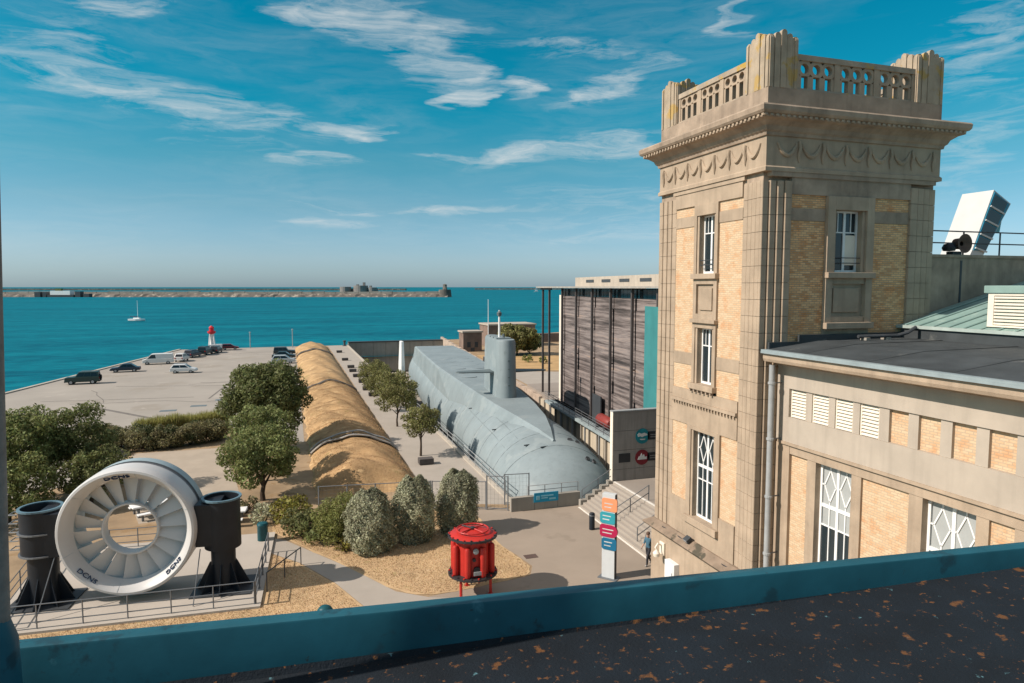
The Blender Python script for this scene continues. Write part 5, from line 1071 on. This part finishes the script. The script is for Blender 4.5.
    if shape == 'suv':
        for s_ in (-1,1): mb = MB(); mb.tube([(-h+.4,s_*.6,Hh+.06),(h-2.0,s_*.6,Hh+.06)], .03, 5); mb.build('roof_rail', zinc, t, world=False)
car('dark green off-road car with a spare wheel, nearest the camera on the quay', -29.4,116.8,R(182),4.5,1.8,1.85,(.012,.035,.03),'suv',True)
car('dark blue saloon car parked between the off-road car and the white van', -26.6,131.2,R(184),4.5,1.75,1.42,(.01,.025,.045),'sedan')
car('white panel van parked at the edge of the quay', -23.4,142.6,R(184),5.2,1.95,2.0,(.62,.61,.58),'van',name='parked_van',cat='van')
car('small white car parked behind the white van', -19.9,146.8,R(80),3.8,1.68,1.6,(.55,.55,.53),'hatch')
car('white hatchback standing alone in the middle of the quay', -16.9,126.6,R(-4),4.1,1.72,1.5,(.55,.56,.55),'hatch')
car('dark estate car right of the small white car', -18.9,154.5,R(70),4.4,1.8,1.6,(.012,.03,.035),'hatch')
car('dark off-road car left of the red beacon', -16.9,159.3,R(75),4.5,1.85,1.85,(.01,.022,.026),'suv')
car('dark car closest to the foot of the red beacon', -15.2,163.5,R(80),4.3,1.75,1.55,(.015,.025,.03),'hatch')
car('silver car parked beside the grass mound, nearest of three', -.95,136.6,R(-3),4.3,1.76,1.6,(.34,.37,.38),'hatch')
car('dark car behind the silver car beside the grass mound', -.9,145.5,R(-3),4.5,1.8,1.5,(.012,.02,.026),'sedan')
car('farthest dark car beside the grass mound', -.8,153.5,R(-3),4.4,1.8,1.7,(.012,.03,.034),'suv')
car('dark red car behind the foot of the red beacon', -12.9,170.6,R(5),3.9,1.7,1.35,(.12,.015,.02),'hatch')

# beacon on the quay, lamp posts
be = thing('harbour_beacon', (-16.5,168.5,0), 'white harbour beacon with a red lantern head on a white block', 'beacon')
MB().box(-17.2,167.8,0,-14.4,169.4,1.5).build('block', white_paint, be, bevel=.05)
for (dx, dy) in ((-.5,-.5),(.5,-.5),(.5,.5),(-.5,.5)): mb = MB(); mb.tube([(-16.5+dx*1.2,168.6+dy*1.2,1.5),(-16.5+dx*.7,168.6+dy*.7,3.9)], .12, 6); mb.build('leg', white_paint, be)
mb = MB(); mb.lathe([(.45,1.5),(.4,3.7),(.45,3.8)], 14, (-16.5,168.6,0)); mb.build('shaft', white_paint, be, smooth=True); beam = mat('beacon_red', (.55,.03,.04), .5)
mb = MB(); mb.lathe([(.3,3.7),(.85,4.1),(.9,4.5),(.3,4.5)], 14, (-16.5,168.6,0)); mb.build('gallery', beam, be); mb = MB(); mb.lathe([(.5,4.5),(.5,5.2),(.6,5.3),(.2,5.7),(.0001,5.75)], 14, (-16.5,168.6,0)); mb.build('lantern', beam, be)
for i, (x, y, h) in enumerate([(-8.6,173.4,3.6),(1.0,171.9,4.2)]):
    t = thing('lamp_post', (x,y,0), ['slim pale post at the far edge of the quay', 'slim pale post beside the far end of the mound'][i], 'post'); mb = MB(); mb.tube([(x,y,0),(x,y,h)], .1, 8); mb.build('pole', zinc, t); mb = MB(); mb.lathe([(.02,0),(.22,.04),(.22,.2),(.02,.3)], 8, (x,y,h)); mb.build('head', zinc, t)
# mooring bollard at the end of the promenade
mo = thing('mooring_post', (13.2,172.5,0), 'small dark mooring post at the far end of the promenade', 'bollard'); mb = MB(); mb.lathe([(.35,0),(.28,.2),(.26,1.0),(.42,1.1),(.4,1.35),(.0001,1.45)], 12, (13.2,172.5,0)); mb.build('casting', steel_dark, mo, smooth=True); MB().box(12.7,172.0,0,13.7,173,.08).build('base', steel_dark, mo)

# ------------------------------------------------------------------ behind the dock: stone hut, long wall, sandy ground
def hut(name, lab, x0, y0, x1, y1, h, m, over=.25):
    t = thing(name, ((x0+x1)/2,(y0+y1)/2,0), lab, 'building'); MB().box(x0,y0,0,x1,y1,h).build('wall', m, t); MB().box(x0-over,y0-over,h,x1+over,y1+over,h+.35).build('roof', render_grey, t)
    for k in range(2): cx = x0+(x1-x0)*(.3+.4*k); MB().box(cx-.4,y0-.04,1.0,cx+.4,y0-.005,2.2).build('window', steel_dark, t)
    MB().box((x0+x1)/2-.45,y0-.05,0,(x0+x1)/2+.45,y0-.006,.9).build('vent', steel_dark, t); return t
brown = mat('brown_masonry', (.20,.14,.11), .9, .25, .6, .4, 6)
hut('stone_hut', 'low brown masonry block left of the tree behind the sail', 37.2,148,41.5,152,4.3,brown); hut('stone_fort', 'flat-topped brown stone casemate behind the tree', 46,158,58,166,5.2,brown)
sheet('sandy_ground', [(36,112),(52,108),(56,134),(38,140)], .012, mat('sand_orange', (.40,.26,.12), .95, .2, .4, .3, 8)); sheet('service_road', [(32.5,80),(40,78),(44,108),(35,112)], .012, path_m)
lw = thing('long_wall', (55,150,0), 'dark stone wall running behind the trees to the museum', 'wall')
for i in range(8): MB().box(45+i*3.4,168,0,48.3+i*3.4,169,2.3).build('wall_section', brown, lw)
fm = thing('flagpole', (43.6,150,0), 'thin white pole standing left of the tree behind the sail', 'pole'); mb = MB(); mb.tube([(43.6,150,0),(43.6,150,11.5)], [.12,.06], 6); mb.build('pole', white_paint, fm); mb = MB(); mb.lathe([(.02,0),(.1,.05),(.02,.2)], 8, (43.6,150,11.5)); mb.build('finial', white_paint, fm)
cr_ = thing('wall_crate', (33.2,115,1.15), 'small dark box standing on the dock wall behind the sail', 'box'); MB().box(32.6,114.4,1.16,33.7,115.5,2.2).build('case', steel_dark, cr_, bevel=.04); MB().box(32.55,114.35,2.2,33.75,115.55,2.28).build('lid', steel, cr_)

# ------------------------------------------------------------------ leaning white gangway tower beyond the roofs
gw = thing('gangway_tower', (94,75,0), 'white leaning gangway tower with blue glazed side above the roof railing', 'tower')
wm = mat('gangway_white', (.48,.48,.46), .4, .04, .5); bm_ = mat('gangway_blue', (.03,.20,.30), .3, .1, 1)
def skew(mb, pts, y0, y1): return mb.sidep(pts, y0, y1)
fixn(skew(MB(), [(87.5,0),(85.7,0.01),(98.5,19.7),(103.2,26.9),(99.62,28.8),(95.9,19.9)][::-1], 75, 80).build('white_cladding', wm, gw))
fr_ = fixn(skew(MB(), [(96.1,19.9),(98.35,19.75),(102.9,26.8),(99.7,28.5)][::-1], 74.9, 74.999).build('glazed_front', bm_, gw))
for i in range(4):
    a = i/4; x0, z0 = 96.2+3.5*a, 20.2+8.2*a; x1, z1 = x0+2.0+.6*a, z0-.6-.6*a; fixn(skew(MB(), [(x0+.3,z0+.2),(x1+.2,z1+.2),(x1+1.0,z1+1.7),(x0+1.0,z0+1.7)][::-1], 74.8, 74.899).build('pane', glass, fr_))
    fixn(skew(MB(), [(x0,z0-.05),(x1+.3,z1-.05),(x1+.42,z1+.15),(x0+.12,z0+.15)][::-1], 74.7, 74.85).build('frame_bar', wm, fr_))
fixn(skew(MB(), [(101.0,22.5),(103.9,22.8),(104.2,24.5),(103.6,26.0),(102.6,25.2)][::-1], 77, 77.3).build('side_fin', mat('gangway_teal', (.10,.32,.36), .4), gw)); MB().box(80,75.2,-.01,92,79.8,4).build('base', concrete, gw)

# ------------------------------------------------------------------ sea: yacht, sail boat, breakwater, forts
ya = thing('yacht', (-73.9,395,SEA), 'small white sailing yacht anchored on the teal water', 'boat', rz=R(-18)); P = [(-4.1,-.9),(-3.9,-1.2),(0,-1.4),(2.5,-.9),(4.3,0),(2.5,.9),(0,1.4),(-3.9,1.2),(-4.1,.9)]
n = len(P); fixn(MB().add([(x*.88,y*.5,-.4) for x,y in P]+[(x,y,.25) for x,y in P], [tuple(range(n-1,-1,-1)),tuple(range(n,2*n))]+[(i,(i+1)%n,n+(i+1)%n,n+i) for i in range(n)]).build('lower_hull', steel_dark, ya, world=False)); fixn(MB().add([(x,y,.252) for x,y in P]+[(x*1.02,y*1.02,1.1) for x,y in P], [tuple(range(n-1,-1,-1)),tuple(range(n,2*n))]+[(i,(i+1)%n,n+(i+1)%n,n+i) for i in range(n)]).build('hull', white_paint, ya, world=False))
MB().ringloft([(-1.6,-.8,1.9,.8,1.1),(-1.4,-.65,1.4,.65,1.75)]).build('coachroof', white_paint, ya, world=False); mb = MB(); mb.tube([(.6,0,1.1),(.6,0,10.6)], [.14,.09], 6); mb.build('mast', white_paint, ya, world=False); mb = MB(); mb.tube([(.6,0,2.3),(-3.4,0,2.4)], .2, 6); mb.build('furled_sail', mat('canvas_navy',(.05,.07,.12),.8), ya, world=False)
for q in ((4.2,0,1.1),(-4,0,1.1)): mb = MB(); mb.tube([(.6,0,10.5),q], .02, 3); mb.build('stay', steel, ya, world=False)
s2 = thing('sail_boat', (831,2257,SEA), 'tiny white sail far out on the sea left of the museum roof', 'boat'); MB().ringloft([(825,2255,837,2259,SEA),(823,2254.5,839,2259.5,SEA+2.5)]).build('hull', white_paint, s2); MB().add([(827,2257,SEA+3),(838,2257,SEA+3),(833,2257,SEA+18),(827,2257.6,SEA+3),(838,2257.6,SEA+3),(833,2257.6,SEA+18)], [(0,1,2),(5,4,3),(0,3,4,1),(1,4,5,2),(2,5,3,0)]).build('sail', white_paint, s2)
# breakwater: rock slope with masonry wall on top
fd = Vector((math.sin(R(18.2)), math.cos(R(18.2)))); rt = Vector((fd.y, -fd.x))
def bw(u, d): p = rt*u+fd*d; return (p.x, p.y)
rock = mat('breakwater_rock', (.13,.115,.10), .95, .3, .06, .6, 1, spots=[((.30,.26,.21), .12, .55)]); pale = mat('breakwater_wall', (.29,.26,.22), .9, .2, .05, spots=[((.22,.19,.16), .09, .56)])
bk = thing('breakwater', (*bw(-400,1195),SEA), 'long low stone breakwater across the harbour', 'breakwater'); rg = random.Random(3); mb = MB(); vs = []; seg = 150
for i in range(seg+1):
    u = -1150+(1150-112)*i/seg; j = lambda: rg.uniform(-2.2,2.2)
    vs += [(*bw(u,1190+j()),SEA-1),(*bw(u,1197+j()),SEA+4+rg.uniform(-1.2,1.2)),(*bw(u,1203),SEA+6),(*bw(u,1215),SEA+6),(*bw(u,1225),SEA-1)]
mb.add(vs, [(i*5+k,(i+1)*5+k,(i+1)*5+k+1,i*5+k+1) for i in range(seg) for k in range(4)]); fixn(mb.build('rock_slope', rock, bk))
for i in range(52):
    u = -1150+i*20; a = bw(u,1204); c_ = bw(u+19.4,1204); e_ = bw(u+19.4,1212); g_ = bw(u,1212); MB().prism([a,c_,e_,g_], SEA+5, SEA+9.6+rg.uniform(-.6,.5)).build('wall_block', pale, bk)
def block(t, u0, u1, d0, d1, z0, z1, m, name='wall'): return MB().prism([bw(u0,d0),bw(u1,d0),bw(u1,d1),bw(u0,d1)], SEA+z0, SEA+z1).build(name, m, t)
pe = thing('pier_head', (*bw(-115,1195),SEA), 'rounded fort tower at the right end of the breakwater', 'fort'); c0 = bw(-118,1205); mb = MB(); mb.lathe([(12,-1),(11,8),(10.5,13),(0.01,13)], 20, (*c0,SEA)); mb.build('drum', rock, pe); mb = MB(); mb.lathe([(4,13),(3.5,21),(4.2,21.5),(.01,23)], 12, (*c0,SEA)); mb.build('turret', rock, pe)
ft = thing('island_fort', (*bw(-360,1700),SEA), 'grey island fort with round towers behind the breakwater', 'fort'); fortm = mat('fort_stone', (.20,.185,.17), .9, .2, .05)
block(ft,-422,-340,1700,1740,0,14,fortm); 
for (u, r, h) in ((-412,14,18),(-374,18,21),(-346,12,16)): c0 = bw(u,1695); mb = MB(); mb.lathe([(r,0),(r*.97,h),(.01,h+.5)], 18, (*c0,SEA)); mb.build('round_tower', fortm, ft)
for (u, h) in ((-384,24),(-368,29),(-352,21)): block(ft,u,u+5,1690,1698,14,h,fortm,'turret')
nb = thing('harbour_battery', (*bw(-780,1180),SEA), 'white building on dark piles in front of the left breakwater', 'building'); block(nb,-796,-762,1180,1192,4,11,white_paint); block(nb,-822,-812,1178,1188,-1,9,steel_dark,'dolphin'); block(nb,-808,-802,1178,1188,-1,9,steel_dark,'dolphin'); block(nb,-752,-743,1178,1188,-1,10,steel_dark,'dolphin'); block(nb,-738,-728,1178,1188,-1,6,steel_dark,'dolphin'); block(nb,-800,-755,1178,1192,-1,3.9,steel_dark,'jetty'); block(nb,-790,-780,1184,1190,11,15,lv_dark,'hut')
fl2 = struct('far_breakwater', MB().prism([bw(-250,4600),bw(900,4600),bw(900,4640),bw(-250,4640)], SEA-1, SEA+9), rock)
fl3 = struct('far_breakwater', MB().prism([bw(-3300,3600),bw(-560,3600),bw(-560,3640),bw(-3300,3640)], SEA-1, SEA+9), rock)

# ------------------------------------------------------------------ person walking by the foot of the stairs
def person(label, x, y, rz, sh, pants, hairc):
    J = {'pel':(0,0,.93),'wst':(.0,0,1.08),'cst':(.02,0,1.30),'nck':(.03,0,1.47),'hd0':(.05,0,1.56),'hd1':(.06,0,1.68),
         'lsh':(.01,.18,1.40),'lel':(-.10,.23,1.14),'lwr':(-.02,.24,.92),'lhd':(.02,.24,.84),'rsh':(.01,-.18,1.40),'rel':(.06,-.23,1.15),'rwr':(.22,-.22,1.0),'rhd':(.28,-.22,.94),
         'lhp':(0,.10,.90),'lkn':(.20,.10,.50),'lan':(.22,.10,.09),'lto':(.36,.10,.04),'rhp':(0,-.10,.90),'rkn':(-.05,-.10,.49),'ran':(-.30,-.10,.14),'rto':(-.22,-.10,.03)}
    Rr = {'pel':.15,'wst':.13,'cst':.155,'nck':.06,'hd0':.085,'hd1':.10,'lsh':.075,'lel':.05,'lwr':.036,'lhd':.04,'rsh':.075,'rel':.05,'rwr':.036,'rhd':.04,'lhp':.105,'lkn':.07,'lan':.05,'lto':.04,'rhp':.105,'rkn':.07,'ran':.05,'rto':.04}
    E_ = [('pel','wst'),('wst','cst'),('cst','nck'),('nck','hd0'),('hd0','hd1'),('cst','lsh'),('lsh','lel'),('lel','lwr'),('lwr','lhd'),('cst','rsh'),('rsh','rel'),('rel','rwr'),('rwr','rhd'),('pel','lhp'),('lhp','lkn'),('lkn','lan'),('lan','lto'),('pel','rhp'),('rhp','rkn'),('rkn','ran'),('ran','rto')]
    ks = list(J); me = bpy.data.meshes.new('body'); me.from_pydata([J[k] for k in ks], [(ks.index(a), ks.index(b)) for a, b in E_], []); o = bpy.data.objects.new('body', me); COL.objects.link(o)
    sk = o.modifiers.new('skin', 'SKIN'); sk.use_smooth_shade = True
    for i, k in enumerate(ks): d = me.skin_vertices[0].data[i]; d.radius = (Rr[k], Rr[k]*(.72 if k in ('cst','wst','pel') else 1)); d.use_root = (k == 'pel')
    o.modifiers.new('sub', 'SUBSURF').levels = 2; o.modifiers['sub'].render_levels = 2
    dg = bpy.context.evaluated_depsgraph_get(); m2 = bpy.data.meshes.new_from_object(o.evaluated_get(dg)); bpy.data.objects.remove(o)
    t = thing('person', (x,y,.0), label, 'person', rz=rz); b_ = bpy.data.objects.new('body', m2); COL.objects.link(b_); b_.parent = t
    m2.materials.clear(); skin = mat('skin', (.45,.27,.19), .6)
    for m in (skin, mat('shirt_blue', sh, .8), mat('trousers', pants, .85), mat('shoe', (.35,.34,.33), .6)): m2.materials.append(m)
    for p in m2.polygons:
        z = p.center.z; p.material_index = 3 if z < .10 else 2 if z < .96 and abs(p.center.y) < .2 else 1 if z < 1.47 and not (abs(p.center.y) > .17 and z < 1.12) else 0
    mb = MB(); mb.lathe([(.108*math.cos(k*math.pi/12)+.0001,.115*math.sin(k*math.pi/12)) for k in range(-1,7)], 14, (.045,0,1.69)); mb.build('hair', mat('hair', hairc, .7), t, world=False, smooth=True)
    mb = MB(); mb.add([(.15,-.018,1.63),(.15,.018,1.63),(.145,0,1.68),(.178,0,1.64)], [(0,3,2),(3,1,2),(0,1,3),(0,2,1)]); mb.build('nose', skin, t, world=False)
    for s_ in (-1,1): mb = MB(); mb.lathe([(.012,0),(.0001,.01)], 8, (.148,s_*.035,1.665)); mb.build('eye', steel_dark, t, world=False); mb = MB(); mb.lathe([(.02,0),(.025,.02),(.015,.05)], 8, (.05,s_*.1,1.63)); mb.build('ear', skin, t, world=False)
    for s_, (hx, hy, hz) in ((1,J['lhd']),(-1,J['rhd'])):
        for k in range(5): mb = MB(); a = (hx+.02-.012*k, hy+s_*.0, hz-.02); mb.tube([a,(a[0]+.012,a[1],a[2]-.05),(a[0]+.02,a[1]-.01*s_,a[2]-.085+.012*abs(k-2))], [.010,.009,.007], 5); mb.build('finger', skin, t, world=False)
    return t
person('person in a blue top walking past the foot of the stairs by the tower', 17.62, 30.75, R(200), (.05,.12,.17), (.03,.03,.035), (.10,.06,.04))

# ------------------------------------------------------------------ the roof the camera stands over
teal = mat('teal_metal', (.012,.080,.108), .45, .22, 2.2, .05, 14, spots=[((.012,.05,.067), 4.0, .60), ((.035,.13,.165), 7.0, .66), ((.02,.03,.035), 16.0, .68)])
roofm = mat('dark_roof_felt', (.0045,.009,.014), .9, .35, 2.5, .35, 60, spots=[((.115,.05,.017), 11.0, .615), ((.14,.06,.02), 24.0, .63), ((.10,.22,.25), 13, .68)])
fb = thing('foreground_roof', (2,2,12.5), 'dark lichen-spotted flat roof in the foreground with teal metal parapet', 'roof')
rzf = lambda x: 12.525+.031*(min(x,5.5)+.27)
MB().add([(-4,-6,rzf(-4)),(5.5,-6,rzf(5.5)),(5.5,2.99,rzf(5.5)),(-4,3.96,rzf(-4)),(12,-6,rzf(12)),(12,2.32,rzf(12))], [(0,1,2,3),(1,4,5,2)]).build('roof_surface', roofm, fb)
p0 = Vector((-1.32,3.68)); dd = Vector((5.85,-.60)).normalized(); nn = Vector((-dd.y, dd.x)); vs = []
pr = [(0,-.32),(.0,-.012),(.004,-.003),(.012,0),(.088,0),(.096,-.004),(.10,-.014),(.10,-3)]
for s_ in (-2.5, 11):
    for (o_, z) in pr: q = p0+dd*s_+nn*o_; vs.append((q.x, q.y, 12.80+z))
n = len(pr); fixn(MB().add(vs, [(i, n+i, n+i+1, i+1) for i in range(n-1)]).build('parapet', teal, fb, smooth=True))
vs = []
for s_ in (-2.5, 11):
    for (o_, zz_) in ((0,.07),(-.03,.02),(-.09,-.01)): q = p0+dd*s_+nn*(o_-.003); vs.append((q.x,q.y,rzf(q.x)+zz_))
fixn(MB().add(vs, [(0,3,4,1),(1,4,5,2)]).build('upstand_flashing', roofm, fb))
po = thing('roof_post', (-1.25,3.45,12.5), 'weathered grey post at the left edge of the foreground roof', 'post')
mb = MB(); mb.tube([(-1.262,3.45,12.45),(-1.235,3.45,13.4),(-1.19,3.45,14.9),(-1.16,3.45,15.9)], .05, 16); mb.build('pole', mat('weathered_zinc', (.22,.19,.165), .9, .3, 8, .2, 60), po, smooth=True)
mb = MB(); mb.tube([(-1.262,3.45,12.45),(-1.255,3.45,12.95),(-1.25,3.45,13.05)], [.10,.085,.052], 16); mb.build('foot_sleeve', teal, po, smooth=True)
